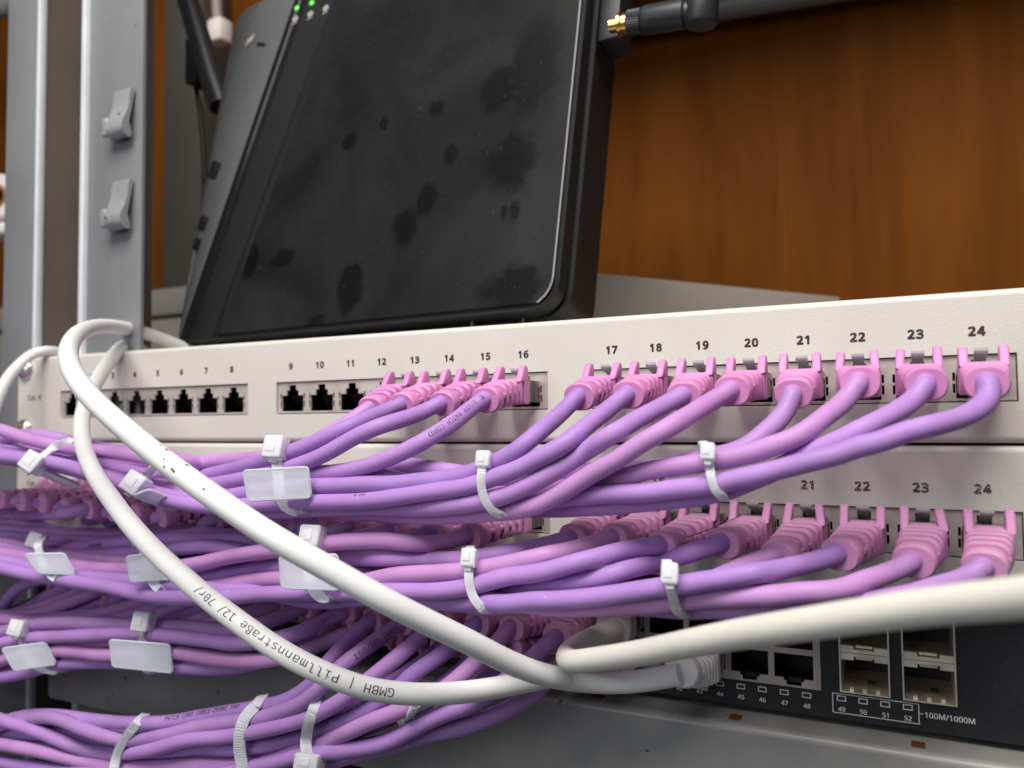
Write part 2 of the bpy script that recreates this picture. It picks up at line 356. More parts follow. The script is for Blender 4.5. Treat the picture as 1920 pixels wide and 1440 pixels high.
# ------------------------------------------------------------------ patch panels
T_HOLE = [(-5.9, -31.2), (5.9, -31.2), (5.9, -24.4), (3.2, -24.4), (3.2, -22.2), (1.9, -22.2), (1.9, -20.0), (-1.9, -20.0), (-1.9, -22.2), (-3.2, -22.2), (-3.2, -24.4), (-5.9, -24.4)]
def make_panel(z0, label, worn, dy=0.0):
    t = thing('patch_bay', label, 'patch panel', (-200, 8+dy, z0-44))
    xl, xr, zt, zb = -443.3, 39.3, -1.9, -42.3
    holes = []; strips = []
    for g in range(3):
        x0, x1 = port_x(g*8+1)-8.0, port_x(g*8+8)+9.1
        strips.append((x0, x1, g)); holes.append([(x0-.35, -32.4), (x1+.35, -32.4), (x1+.35, -18.5), (x0-.35, -18.5)])
    mb = MB(); mb.plate([(xl, zb), (xr, zb), (xr, zt), (xl, zt)], holes, (0, dy, z0), X_, Z_, FRONT, 1.6)
    for zz, sgn in ((zt, 1), (zb, -1)):       # folded top and bottom edges
        prof = [(0, 0)]+[(1.9*(1-math.cos(a)), 1.9*math.sin(a)) for a in np.linspace(math.pi/10, math.pi/2, 6)]+[(75, 1.9)]
        V = [(x, dy+p[0], z0+zz+sgn*p[1]) for x in (xl, xr) for p in prof]; n = len(prof)
        mb.add(V, [[i, i+1, n+i+1, n+i] for i in range(n-1)])
    mb.add([(xl, dy, z0+zb), (xl, dy, z0+zt), (xl, dy+1.6, z0+zt), (xl, dy+1.6, z0+zb)], [[0, 1, 2, 3]])
    bm_o = mb.build('faceplate', CREAM, t, smooth=30)
    for x0, x1, g in strips:
        hs = []
        for k in range(8):
            cx = port_x(g*8+k+1); hs.append([(cx+p[0], p[1]) for p in T_HOLE])
            for sx in (-1, 1):
                a = cx+sx*6.05; bq = cx+sx*6.75; lo, hi = min(a, bq), max(a, bq)
                hs.append([(lo, -29.6), (hi, -29.6), (hi, -26.9), (lo, -26.9)]); hs.append([(lo, -26.1), (hi, -26.1), (hi, -23.6), (lo, -23.6)])
        mb = MB(); mb.plate([(x0, -32.0), (x1, -32.0), (x1, -18.9), (x0, -18.9)], hs, (0, dy+.9, z0), X_, Z_, FRONT, .8)
        st = mb.build('jack_strip', SHIELD, t, smooth=0)
        mb = MB(); wall_box(mb, x0-1, x1+1, dy+13, dy+15, z0-33, z0-18); 
        for k in range(9):
            xx = x0 if k == 0 else (x1 if k == 8 else (port_x(g*8+k)+port_x(g*8+k+1))/2)
            wall_box(mb, xx-.25, xx+.25, dy+2.0, dy+12.9, z0-32.6, z0-18.3)
        wall_box(mb, x0-1, x1+1, dy+2.0, dy+12.9, z0-33.6, z0-32.65); wall_box(mb, x0-1, x1+1, dy+2.0, dy+12.9, z0-18.3, z0-17.6)
        mb.build('jack_body', DARK, st, smooth=0)
        mb = MB()
        for k in range(8):
            cx = port_x(g*8+k+1)
            for j in range(8):
                x = cx-3.57+1.02*j; mb.tube([(x, dy+11, z0-22.5), (x, dy+4, z0-24.8), (x, dy+9, z0-28.3)], .16, 5)
        mb.build('contact', PIN, st, smooth=40)
    for n in range(1, 25):
        mb = MB(); flat_text(mb, str(n), 3.65, (port_x(n)-(.2), dy-.03, z0-11.3-(.5 if worn else 0)), X_, Z_, bold=.046, space=1.14)
        mb.build('port_number', INK_WORN if worn else INK, t, smooth=0)
    mb = MB(); flat_text(mb, 'Cat. 6', 3.9, (-429.5, dy-.03, z0-20.8), X_, Z_, bold=.018, space=1.08); mb.build('category_print', INK, t, smooth=0)
    for zz in (-6.2, -37.9):
        c = np.array([-436.5, dy, z0+zz])
        s = MB().lathe([(0.0, 5.6), (.8, 5.5), (2.0, 4.9), (2.9, 3.6), (3.3, 1.8), (3.35, 0.01)], c, FRONT, 28).build('screw', ZINC, t)
        mb = MB(); mb.box(c+FRONT*3.1, 2.6, .5, .55, bev=.1); mb.box(c+FRONT*3.1, .55, .52, 2.6, bev=.1); mb.box(c+FRONT*2.6+X_*-3.6, .8, .6, 2.2, bev=.3); mb.build('cross_recess', BRASSY, s)
    return t
make_panel(0.0, 'upper cream patch panel with black port numbers 3 to 24 and empty sockets', False)
make_panel(-45.0, 'lower cream patch panel with worn port numbers and every socket filled', True, .3)

# ------------------------------------------------------------------ network switch
SY = 8.0
sw = thing('network_switch', 'dark navy network switch with numbered port lights under the patch panels', 'network switch', (-200, 60, -132))
COLX = [-54.0-13.8*k for k in range(24)]
mb = MB()
blocks = [(COLX[6*b+5]-8.0, COLX[6*b]+8.1) for b in range(4)]
cages = [(-40.3, -26.0), (-22.6, -8.2)]
holes = [[(a+.05, -123.0), (b_-.05, -123.0), (b_-.05, -95.5), (a+.05, -95.5)] for a, b_ in blocks]
# neighbouring blocks touch, so cut one wide opening for them
holes = [[(blocks[3][0], -123.0), (blocks[0][1], -123.0), (blocks[0][1], -95.5), (blocks[3][0], -95.5)]]+[[(a, -122.3), (b_, -122.3), (b_, -97.0), (a, -97.0)] for a, b_ in cages]
mb.plate([(-443, -131.0), (39, -131.0), (39, -89.6), (-443, -89.6)], holes, (0, SY, 0), X_, Z_, FRONT, 1.4)
wall_box(mb, -430, 28, SY+26, SY+180, -130.9, -89.7)
wall_box(mb, -443, 39, SY+1.5, SY+26, -131.0, -129.6); wall_box(mb, -443, 39, SY+1.5, SY+26, -91.0, -89.6)
mb.build('chassis', SWITCHBLK, sw, smooth=0)
J_UP = [(-5.95, -110.6), (5.95, -110.6), (5.95, -102.8), (3.0, -102.8), (3.0, -100.9), (2.0, -100.9), (2.0, -99.2), (-2.0, -99.2), (-2.0, -100.9), (-3.0, -100.9), (-3.0, -102.8), (-5.95, -102.8)]
J_DN = [(-5.95, -112.4), (-5.95, -120.1), (-3.1, -120.1), (-3.1, -121.0), (-2.3, -121.0), (-2.3, -122.3), (2.3, -122.3), (2.3, -121.0), (3.1, -121.0), (3.1, -120.1), (5.95, -120.1), (5.95, -112.4)]
for b_ in range(4):
    a, e = blocks[b_]
    a = a if b_ == 3 else (COLX[6*b_+5]+COLX[6*b_+6])/2+.1
    e = e if b_ == 0 else (COLX[6*b_-1]+COLX[6*b_])/2-.1
    hs = []
    for k in range(6*b_, 6*b_+6):
        hs += [[(COLX[k]+p[0], p[1]) for p in J_UP], [(COLX[k]+p[0], p[1]) for p in J_DN]]
    mb = MB(); mb.plate([(a, -122.8), (e, -122.8), (e, -95.7), (a, -95.7)], hs, (0, SY-.25, 0), X_, Z_, FRONT, .8)
    jb = mb.build('jack_block', SWPLATE, sw, smooth=0)
    mb = MB(); wall_box(mb, a, e, SY+14, SY+16, -122.9, -95.5); wall_box(mb, a, e, SY+1, SY+13.9, -112.0, -111.0)
    for k in range(6*b_, 6*b_+6):
        wall_box(mb, COLX[k]-6.9, COLX[k]-6.3, SY+1, SY+13.9, -122.4, -96); wall_box(mb, COLX[k]-2.0, COLX[k]+2.0, SY+2.5, SY+9, -122.2, -120.6)
    mb.build('jack_body', DARK, jb, smooth=0)
for a, e in cages:
    mb = MB()
    zb_, zt_, zm = -122.1, -97.2, -109.8
    w = .45
    for (x0, x1, z0, z1) in ((a, a+w, zb_, zt_), (e-w, e, zb_, zt_), (a+w, e-w, zb_, zb_+w), (a+w, e-w, zt_-w, zt_)):
        wall_box(mb, x0, x1, SY-1.2, SY+24, z0, z1)
    for zc, sg in ((zm+1.15, 1), (zm-1.15, -1)):   # middle bars with latch notches
        for (x0, x1) in ((a+.5, a+4.2), (e-4.2, e-.5)):
            wall_box(mb, x0, x1, SY-.9, SY+.2, zc-1.05, zc+1.05)
        wall_box(mb, a+4.2, e-4.2, SY-.9, SY+.2, zc-1.05 if sg > 0 else zc+.1, zc-.1 if sg > 0 else zc+1.05)
        wall_box(mb, (a+e)/2-2.4, (a+e)/2+2.4, SY+.4, SY+1.2, zc+(.3 if sg > 0 else -1.0), zc+(1.0 if sg > 0 else -.3))
    wall_box(mb, a+.5, e-.5, SY+.3, SY+23, zm-.15, zm+.15)
    for k in range(3):
        xx = a+3.4+k*3.7; wall_box(mb, xx-.6, xx+.6, SY-.2, SY+2.5, zb_+.5, zb_+1.5)
    cg = mb.build('sfp_cage', SFPM, sw, smooth=0)
    mb = MB(); wall_box(mb, a+.5, e-.5, SY+23.2, SY+24, zb_+.5, zt_-.5); wall_box(mb, (a+e)/2+.5, (a+e)/2+2.6, SY+8, SY+10, zb_+.6, zb_+1.3); mb.build('cage_back', DARK, cg, smooth=0)
def rect_outline(mb, x0, x1, z0, z1, y, w):
    for (a, b_, c, d) in ((x0, x1, z0, z0+w), (x0, x1, z1-w, z1), (x0, x0+w, z0+w, z1-w), (x1-w, x1, z0+w, z1-w)):
        mb.add([(a, y, c), (b_, y, c), (b_, y, d), (a, y, d)], [[0, 1, 2, 3]])
py = SY-.03
for i, n in enumerate(range(1, 49)):
    x = -50.3-(48-n)*6.83
    if n < 36: continue
    mb = MB(); flat_text(mb, str(n), 2.0, (x, py, -127.95), X_, Z_, bold=.016); mb.build('port_number', SWPRINT, sw, smooth=0)
    mb = MB(); rect_outline(mb, x-1.35, x+1.35, -125.75, -124.05, py, .32); mb.build('light_window', SWPRINT, sw, smooth=0)
for i, n in enumerate((49, 50, 51, 52)):
    x = -40.0+i*6.2
    mb = MB(); flat_text(mb, str(n), 2.0, (x, py, -127.4), X_, Z_, bold=.016); mb.build('port_number', SWPRINT, sw, smooth=0)
    mb = MB(); rect_outline(mb, x-1.35, x+1.35, -125.3, -123.6, py, .32); mb.build('light_window', SWPRINT, sw, smooth=0)
mb = MB(); rect_outline(mb, -42.7, -18.3, -129.1, -122.95, py, .28); mb.add([(-18.3, py, -126.0), (-17.3, py, -126.0), (-17.3, py, -125.7), (-18.3, py, -125.7)], [[0, 1, 2, 3]]); mb.build('print_box', SWPRINT, sw, smooth=0)
mb = MB(); flat_text(mb, '100M/1000M', 2.3, (-16.8, py, -125.6), X_, Z_, bold=.016, align='l'); mb.build('speed_print', SWPRINT, sw, smooth=0)

# ------------------------------------------------------------------ shelf under the switch
sh = thing('rack_shelf', 'grey painted metal shelf with a scuffed rounded lip under the switch', 'shelf', (-190, 60, -173))
prof = [(150, -133.2), (8, -133.2), (0, -133.3)]+[(-1.2-2.4*math.sin(a), -135.7+2.4*math.cos(a)) for a in np.linspace(0, math.pi/2, 8)]+[(-3.6, -171.0), (-2.6, -173.0), (10, -173.0), (10, -172.0), (-1.5, -172.0), (-1.8, -137), (150, -134.8)]
xa, xb = -409.0, 60.0
V = [(xa, p[0], p[1]) for p in prof]+[(xb, p[0], p[1]) for p in prof]; n = len(prof)
mb = MB(); mb.add(V, [[i, (i+1) % n, n+(i+1) % n, n+i] for i in range(n)]+[list(range(n))[::-1], [n+i for i in range(n)]]); mb.build('tray', SHELFM, sh, smooth=30)
ORANGE = mat('orange_brown_slot', (.12, .035, .007), .6)
for u, v in ((1720, 1372), (1385, 1332), (1123, 1303)):
    p = atz(u, v, -132.9); mb = MB(); mb.box((p[0], 2.2, -133.0), 1.8, 1.9, .25, bev=.05); mb.build('slot', ORANGE, sh, smooth=0)

# wood below the shelf
o = wall_box(MB(), -900, 300, 20, 330, -330, -318).build('cabinet_floor', WOOD, smooth=0, origin=(-300, 150, -330)); tag(o, 'brown wooden board far below the grey shelf', 'board')
o = wall_box(MB(), -520, -466, 60, 70, -400, 100).build('side_plate', LEDGEM, smooth=0, origin=(-500, 65, -400)); tag(o, 'beige grey plate behind the left edge of the rack post', 'plate')

# ------------------------------------------------------------------ router standing on the panels
O_R = at(1010, 575, 28); B_R = at(330, 640, 42); ex = nrm(O_R-B_R); _a = math.radians(14)
ey = np.array([0, math.sin(_a), math.cos(_a)]); ey = nrm(ey-(ey@ex)*ex); en = np.cross(ex, ey)   # en points out of the front
router = thing('router', 'black wireless router leaning back on top of the upper patch panel', 'router', O_R-ex*110)
H_R = 222.0
def lineS(p0, p1, t): return p0[0]+(p1[0]-p0[0])*(t-p0[1])/(p1[1]-p0[1])
L0 = ((-225.4, 0.0), (-239.0, 204.0)); L1 = ((-214.5, 38.0), (-185.2, 210.2)); L2 = ((-182.5, 38.0), (-146.6, 197.4)); RX = 6.3
def R3(s, t, h): return O_R+ex*s+ey*t+en*h
NT = 40
def corner_in(t, r, H):                       # inset of the side edge near rounded bottom/top corners
    d = 0
    if t < r: d = r-math.sqrt(max(0, r*r-(r-t)**2))
    if t > H-r: d = r-math.sqrt(max(0, r*r-(t-(H-r))**2))
    return d
ts = np.concatenate([np.linspace(0, 14, 9), np.linspace(20, H_R-26, 20), np.linspace(H_R-22, H_R, 9)])
def shell(name, grow, h0, h1, material, r=13.0, chamf=1.2):
    mb = MB(); L, R = [], []
    for h, g in ((h0, -chamf), (h0+chamf, 0), (h1-chamf, 0), (h1, -chamf)):
        ring_ = []
        for t in ts:
            tt = t-(-1) * 0; d = corner_in(t, r, H_R); ring_.append((RX+grow+g-d, t+(g if t > H_R/2 else -g)*0))
        for t in ts[::-1]:
            d = corner_in(t, 18 if t > 100 else 6, H_R); ring_.append((lineS(L0[0], L0[1], t)-grow-g+d, t))
        L.append([R3(s, t-grow*0.6 if t < 40 else t, h) for s, t in ring_])
    mb.loft(L); return mb.build(name, material, router, smooth=28)
shell('rear_shell', 1.5, -38, -12.6, SIDEBLK)
shell('seam', -1.2, -12.6, -11.4, DARK, chamf=.1)
shell('front_bezel', .3, -11.4, -2.0, SIDEBLK)
# main face with dust haze and finger marks
def face_mat():
    m = bpy.data.materials.new('dusty_black_face'); m.use_nodes = True; nt = m.node_tree; b = nt.nodes['Principled BSDF']
    tc = nt.nodes.new('ShaderNodeTexCoord')
    def N(scale, det=3, dist=0.0):
        n = nt.nodes.new('ShaderNodeTexNoise'); n.inputs['Scale'].default_value = scale; n.inputs['Detail'].default_value = det; n.inputs['Distortion'].default_value = dist
        nt.links.new(tc.outputs['Object'], n.inputs['Vector']); return n.outputs[0]
    def MR(src, a, b_, c, d):
        r = nt.nodes.new('ShaderNodeMapRange'); nt.links.new(src, r.inputs[0])
        for i, q in enumerate((a, b_, c, d)): r.inputs[i+1].default_value = q
        return r.outputs[0]
    def M(op, a, b_):
        k = nt.nodes.new('ShaderNodeMath'); k.operation = op
        for i, q in enumerate((a, b_)):
            if isinstance(q, (int, float)): k.inputs[i].default_value = q
            else: nt.links.new(q, k.inputs[i])
        return k.outputs[0]
    haze = MR(N(16, 5, .6), .30, .72, .25, 1.0)
    org = np.array(router['_o']); wob = M('MULTIPLY', N(95, 6, .8), 1.3)
    for (u, v, ru, rv) in ((818, 203, 5.2, 5.0), (655, 268, 4.4, 5.0), (845, 290, 4.0, 5.4), (720, 232, 3, 5), (1000, 120, 15, 26), (930, 170, 10, 14), (960, 300, 14, 15), (965, 395, 4, 5), (945, 398, 2.2, 4), (530, 485, 9, 5), (470, 490, 6, 11), (655, 540, 8, 14), (760, 430, 7, 12), (800, 375, 6, 9), (960, 540, 16, 12), (590, 610, 7, 5)):
        P = R3(0, 0, 0); w = ray(u, v); tpl = ((P-CAM)@en)/(w@en); c = (CAM+w*tpl-org)*S
        sub = nt.nodes.new('ShaderNodeVectorMath'); sub.operation = 'SUBTRACT'; nt.links.new(tc.outputs['Object'], sub.inputs[0]); sub.inputs[1].default_value = c
        mul = nt.nodes.new('ShaderNodeVectorMath'); mul.operation = 'MULTIPLY'; nt.links.new(sub.outputs[0], mul.inputs[0]); mul.inputs[1].default_value = (1/(ru*S), 1/(rv*S)*.3, 1/(rv*S))
        ln = nt.nodes.new('ShaderNodeVectorMath'); ln.operation = 'LENGTH'; nt.links.new(mul.outputs[0], ln.inputs[0])
        spot = MR(M('ADD', ln.outputs['Value'], wob), 1.25, 1.75, .0, 1.0); spot = M('MAXIMUM', spot, .15)
        haze = M('MULTIPLY', haze, spot)
    speck = MR(N(900, 2), .70, .76, 0, .5)
    dust = M('ADD', M('MULTIPLY', haze, .017), M('MULTIPLY', speck, .10))
    cb = nt.nodes.new('ShaderNodeCombineColor')
    for i, k in enumerate((.98, 1.0, 1.02)): nt.links.new(M('ADD', M('MULTIPLY', dust, k), .003), cb.inputs[i])
    nt.links.new(cb.outputs[0], b.inputs['Base Color']); nt.links.new(M('ADD', M('MULTIPLY', haze, .12), .36), b.inputs['Roughness']); b.inputs['Specular IOR Level'].default_value = .15
    return m
FACE = face_mat()
tt = list(np.linspace(2.0, H_R-2.0, 60))
def xr_at(t): return RX-1.4-corner_in(t, 13, H_R)
mb = MB()
A = [R3(lineS(*L2, t)+1.2, t, 0.0) for t in tt]; Bv = [R3(xr_at(t), t, 0.0) for t in tt]; n = len(tt)
B2 = [R3(xr_at(t), t, -2.0) for t in tt]
mb.add(A+Bv, [[i, n+i, n+i+1, i+1] for i in range(n-1)])
mb.add([R3(lineS(*L2, tt[0])+1.2, tt[0], 0), R3(xr_at(tt[0]), tt[0], 0), R3(xr_at(tt[0]), tt[0], -2), R3(lineS(*L2, tt[0])+1.2, tt[0], -2)], [[0, 1, 2, 3]])
mb.build('front_cover', FACE, router, smooth=30)
mb = MB()                                   # thin pale edge line along right side and bottom corner
pts = [R3(xr_at(t)+.25, t, -.15) for t in np.linspace(2.0, H_R-2, 80)]
mb.tube(pts, .42, 8); mb.build('edge_trim', TRIM, router)
mb = MB()                                   # concave dark band with the lights
for i in range(n-1):
    pass
rows = []
for t in tt:
    s0, s1 = lineS(*L1, t)+.6, lineS(*L2, t)+1.2
    if s0 > s1-.6: s0 = s1-.6
    rows.append([R3(s0+(s1-s0)*k, t, h) for k, h in ((0, .6), (.02, -1.6), (.35, -2.4), (.70, -2.2), (.88, -1.2), (1, 0))])
V = [p for r_ in rows for p in r_]; m6 = 6
mb.add(V, [[i*m6+j, i*m6+j+1, (i+1)*m6+j+1, (i+1)*m6+j] for i in range(n-1) for j in range(m6-1)])
mb.build('light_band', GLOSS, router, smooth=60)
mb = MB(); rows = []
for t in tt:
    s1 = lineS(*L1, t)+.6; s0 = lineS(*L0, t)+.5+corner_in(t, 18 if t > 100 else 6, H_R); s1 = max(s1, s0+1.0)
    w_ = s1-s0; rows.append([R3(s0-.4, t, -3.2), R3(s0+.1, t, -2.0), R3(s0+.9, t, -1.3), R3(s0+w_*.5, t, -.2), R3(s1-.3, t, .72), R3(s1, t, .6)])
V = [p for r_ in rows for p in r_]
mb.add(V, [[i*m6+j, i*m6+j+1, (i+1)*m6+j+1, (i+1)*m6+j] for i in range(n-1) for j in range(m6-1)])
bev = mb.build('side_bevel', mat('bevel_reflection_grey', (.11, .113, .118), .12, var=.12, vscale=14), router, smooth=60)  # base lightened to carry the grey reflected in the bevel
def onface(u, v, h=.0):
    P = R3(0, 0, h); w = ray(u, v); return CAM+w*(((P-CAM)@en)/(w@en))
for u, v in ((557, 16), (585, 6)):
    c = onface(u, v, -1.8); MB().lathe([(0, 1.55), (.5, 1.5), (.9, .9), (1.0, .01)], c, en, 16).build('power_light', LED, router)
for k in range(1, 4):
    c = onface(585+26*k, 6-9*k, -1.8); MB().lathe([(0, 1.4), (.4, 1.3), (.6, .7), (.65, .01)], c, en, 16).build('unlit_light', DARK, router)
for k, (u, v) in enumerate(((553, 40), (581, 31), (610, 20), (640, 6))):
    c = onface(u, v, -1.4); mb = MB(); flat_text(mb, ('W', '5G', 'AN', 'LS')[k] if False else '', 2, c, ex, ey)
    d1 = nrm(ex*.72+ey*.69); d2 = nrm(-ex*.69+ey*.72)
    mb = MB()
    a_ = np.linspace(0, 2*math.pi, 18); mb.tube([c+ex*1.5*math.cos(q)+ey*1.7*math.sin(q)+ey*1.6 for q in a_], .38, 6); mb.tube([c-ex*.8+ey*.9, c+ex*.9+ey*2.3], .34, 6)
    mb.tube([c-ex*1.5-ey*2.0, c+ex*.9-ey*1.1, c+ex*1.6-ey*1.3], .36, 6); mb.build('light_icon', LABELW, router)
c = onface(469, 75, .15); mb = MB(); mb.box(c, 3.0, 2.6, .15, ax=nrm(ex*.85+ey*.5), ay=nrm(ey*.95+ex*.3), az=en); mb.build('pale_tab_reflection', mat('painted_reflection', (.42, .38, .34), .6), router, smooth=0)  # pale plate imitating a post tab's bright reflection
for u, v, w_, h_ in ((491, 84, 4.6, 1.3), (402, 318, 4.2, 5.0), (381, 418, 3.4, 4.0), (369, 458, 2.6, 3.6)):  # dark boxes imitating the post tabs reflected in the bevel
    c = onface(u, v, -.15); mb = MB(); mb.box(c, w_, h_, .55, ax=nrm(ex*.88-ey*.40), ay=nrm(ey*.95+ex*.25), az=en, bev=.25); mb.build('dark_tab_reflection', DARK, router)
# feet and dark cradle under the router
for u, v in ((893, 600), (990, 590)):
    p = at(u, v, 40); mb = MB(); mb.tube([p+ey*8, p+ey*2-X_*1, p-X_*2-Z_*4, p-X_*1-Z_*9], 1.8, 12); mb.build('foot', GLOSS, router)
mb = MB(); c0 = R3(-112, -5.5, -22); mb.box(c0, 96, 4.0, 13, ax=ex, ay=ey, az=en, bev=2); mb.build('stand_base', DARK, router)
# antenna at the right edge
bq = at(1146, 50, 58)
bump_ = MB(); bump_.box(at(1156, 28, 80), 5.2, 8, 19, ax=ex, ay=en, az=ey, bev=2.0); bump_.build('antenna_mount', DARK, router)
ant = thing('antenna', 'black hinged antenna on a gold connector at the right edge of the router', 'antenna', at(1160, 45, 60))
q0, q1 = at(1157, 47, 60), at(1330, 18, 60); adir = nrm(q1-q0); Lq = np.linalg.norm(q1-q0)
MB().lathe([(-3, 3.2), (1.0, 3.2), (1.0, 5.0), (2.2, 5.0), (2.2, 3.4), (2.9, 3.4), (2.9, 4.4), (5.0, 4.4)], q0, adir, 24).build('gold_connector', GOLD, ant)
mb = MB(); aa = np.linspace(0, 2*math.pi, 72, endpoint=False); u_ = nrm(np.cross(adir, (0, 1, 0))); w_ = np.cross(adir, u_)
mb.loft([[q0+adir*h+(r-(.25 if (i % 2 and kn) else 0))*(math.cos(t)*u_+math.sin(t)*w_) for i, t in enumerate(aa)] for h, r, kn in ((5, 5.0, 1), (5.4, 5.4, 1), (11, 5.4, 1), (11.2, 5.0, 0), (12, 5.6, 0), (13, 6.0, 0), (Lq*.72, 6.2, 0), (Lq*.74, 6.2, 0), (Lq*.76, 5.0, 0), (Lq*.80, 4.8, 0), (Lq*.82, 4.8, 0))]); mb.build('knurled_sleeve', RUBBER, ant, smooth=30)
hc = q0+adir*Lq*.92; mb = MB(); mb.lathe([(-6, 6.3), (-5, 6.9), (10, 6.9), (11, 6.3)], hc, nrm(Z_*1+X_*.05), 28); mb.build('hinge', RUBBER, ant)
MB().tube([hc+Z_*8, hc+Z_*60+X_*2, hc+Z_*150+X_*6], 5.2, 18).build('rod', RUBBER, ant)
ant2 = thing('antenna', 'grey black antenna rod rising behind the left side of the router', 'antenna', at(400, 165, 95))
MB().tube([at(415, 200, 95), at(394, 140, 95), at(352, 0, 95), at(330, -75, 95)], [7.5, 7.5, 6.6, 6.0], 18).build('rod', RUBBER, ant2)
MB().box(at(372, 120, 97), 5, 7, 15, bev=2).build('hinge', DARK, ant2)
o = MB().tube([at(365, 150, 99), at(374, 200, 99), at(380, 260, 98), at(384, 340, 98)], 1.6, 10).build('thin_wire', DARK, origin=at(374, 200, 99)); tag(o, 'thin black wire hanging behind the left edge of the router', 'wire')

# ------------------------------------------------------------------ cables
R_C = 2.72
class Cable: pass
cables = []
def cable(kind, port, exit_px, trace, yb=-48, y_exit=-31, pink=False, label='', group='', n_px=6, base=None, flip=False, r=R_C):
    c = Cable(); c.kind, c.base, c.exit, c.pink, c.label, c.group, c.flip, c.r = kind, np.array(base, float), exit_px, pink, label, group, flip, r
    c.y_exit = y_exit
    c.E = at(exit_px[0], exit_px[1], y_exit)
    P = np.array([exit_px]+trace, float); L = np.sum(np.linalg.norm(np.diff(P, axis=0), axis=1)); N = max(24, int(L/n_px))
    U = catmull(P, N); U = gsmooth(U, 2.0); U[0] = P[0]
    s = np.linspace(0, L, N); d = np.zeros(N); mmpx = dep(c.E)/F_PX
    for i in range(N):
        mm = s[i]*mmpx; y = y_exit+(yb-y_exit)*sm(mm/26.0); d[i] = dep(at(U[i, 0], U[i, 1], y))
    c.U, c.d, c.s, c.mm = U, d, s, s*mmpx; cables.append(c); return c

G1, G2, G3 = 'patch cables in the upper panel', 'patch cables in the lower panel', 'patch cables in the switch'
def b1(n): return (port_x(n), 0.9, -25.8)
def b2(n): return (port_x(n), 1.2, -70.9)
top = [
 (18, (1177, 737), [(1140, 768), (1100, 800), (1050, 838), (1000, 866), (916, 900), (812, 922), (687, 938), (594, 939), (500, 945), (400, 950), (300, 934), (200, 896), (100, 868), (0, 856), (-60, 850)], -56, 0),
 (17, (1085, 741), [(1052, 775), (1000, 819), (937, 864), (895, 884), (820, 897), (750, 905), (660, 910), (590, 910), (530, 914), (430, 930), (340, 934), (250, 915), (150, 885), (60, 864), (0, 852), (-60, 846)], -56, 0),
 (19, (1282, 740), [(1250, 757), (1195, 787), (1120, 832), (1045, 882), (953, 926), (875, 946), (790, 952), (700, 950), (600, 955), (500, 958), (400, 945), (300, 925), (200, 889), (100, 862), (0, 849), (-60, 843)], -55, 0),
 (20, (1372, 729), [(1335, 752), (1270, 792), (1195, 836), (1120, 883), (1062, 919), (1000, 947), (937, 959), (844, 967), (719, 964), (625, 957), (560, 950), (440, 930), (330, 918), (200, 890), (100, 866), (0, 857), (-60, 852)], -53, 1),
 (15, (828, 755), [(780, 778), (700, 803), (620, 845), (560, 873), (500, 890), (430, 903), (340, 912), (240, 898), (150, 880), (60, 862), (0, 852), (-60, 848)], -54, 0),
 (14, (753, 757), [(705, 778), (650, 800), (600, 825), (520, 857), (400, 888), (330, 897), (217, 878), (117, 863), (33, 846), (-60, 836)], -55, 0),
 (16, (909, 747), [(880, 768), (845, 796), (780, 836), (700, 871), (640, 884), (580, 890), (520, 897), (440, 912), (380, 922), (300, 918), (200, 892), (100, 868), (0, 856), (-60, 850)], -52, 0),
 (13, (694, 764), [(640, 800), (570, 838), (500, 858), (420, 864), (350, 868), (280, 861), (200, 846), (130, 840), (70, 828), (10, 808), (-60, 790)], -50, 1),
 (24, (1850, 714), [(1858, 742), (1830, 770), (1765, 794), (1665, 822), (1565, 853), (1440, 886), (1375, 901), (1300, 915), (1200, 924), (1125, 927), (1050, 935), (950, 945), (850, 945), (740, 930), (600, 920), (450, 915), (330, 905), (217, 893), (100, 868), (0, 852), (-60, 846)], -50, 0),
 (22, (1612, 713), [(1580, 756), (1515, 803), (1440, 841), (1342, 863), (1245, 877), (1125, 902), (1050, 916), (970, 926), (850, 920), (740, 897), (690, 887), (600, 888), (500, 885), (400, 880), (300, 870), (200, 862), (100, 850), (0, 838), (-60, 832)], -48, 1),
 (23, (1737, 716), [(1716, 748), (1665, 781), (1602, 812), (1500, 858), (1400, 905), (1310, 931), (1200, 944), (1100, 951), (1000, 953), (900, 950), (780, 945), (650, 940), (500, 930), (400, 915), (300, 903), (200, 885), (100, 875), (0, 860), (-60, 856)], -48, 0),
 (21, (1487, 735), [(1470, 777), (1432, 812), (1390, 842), (1300, 866), (1200, 881), (1100, 884), (1000, 896), (900, 893), (830, 882), (770, 874), (720, 874), (650, 888), (560, 890), (450, 885), (340, 862), (270, 850), (180, 838), (110, 822), (60, 812), (20, 820), (-60, 835)], -46, 0)]
HUE = {0: 'violet', 1: 'pink violet'}
for n, e, t, yb, pk in top:
    cable('panel', n, e, t, yb, -31, bool(pk), '%s patch cable plugged into port %d of the upper panel' % (HUE[pk], n), G1, base=b1(n))
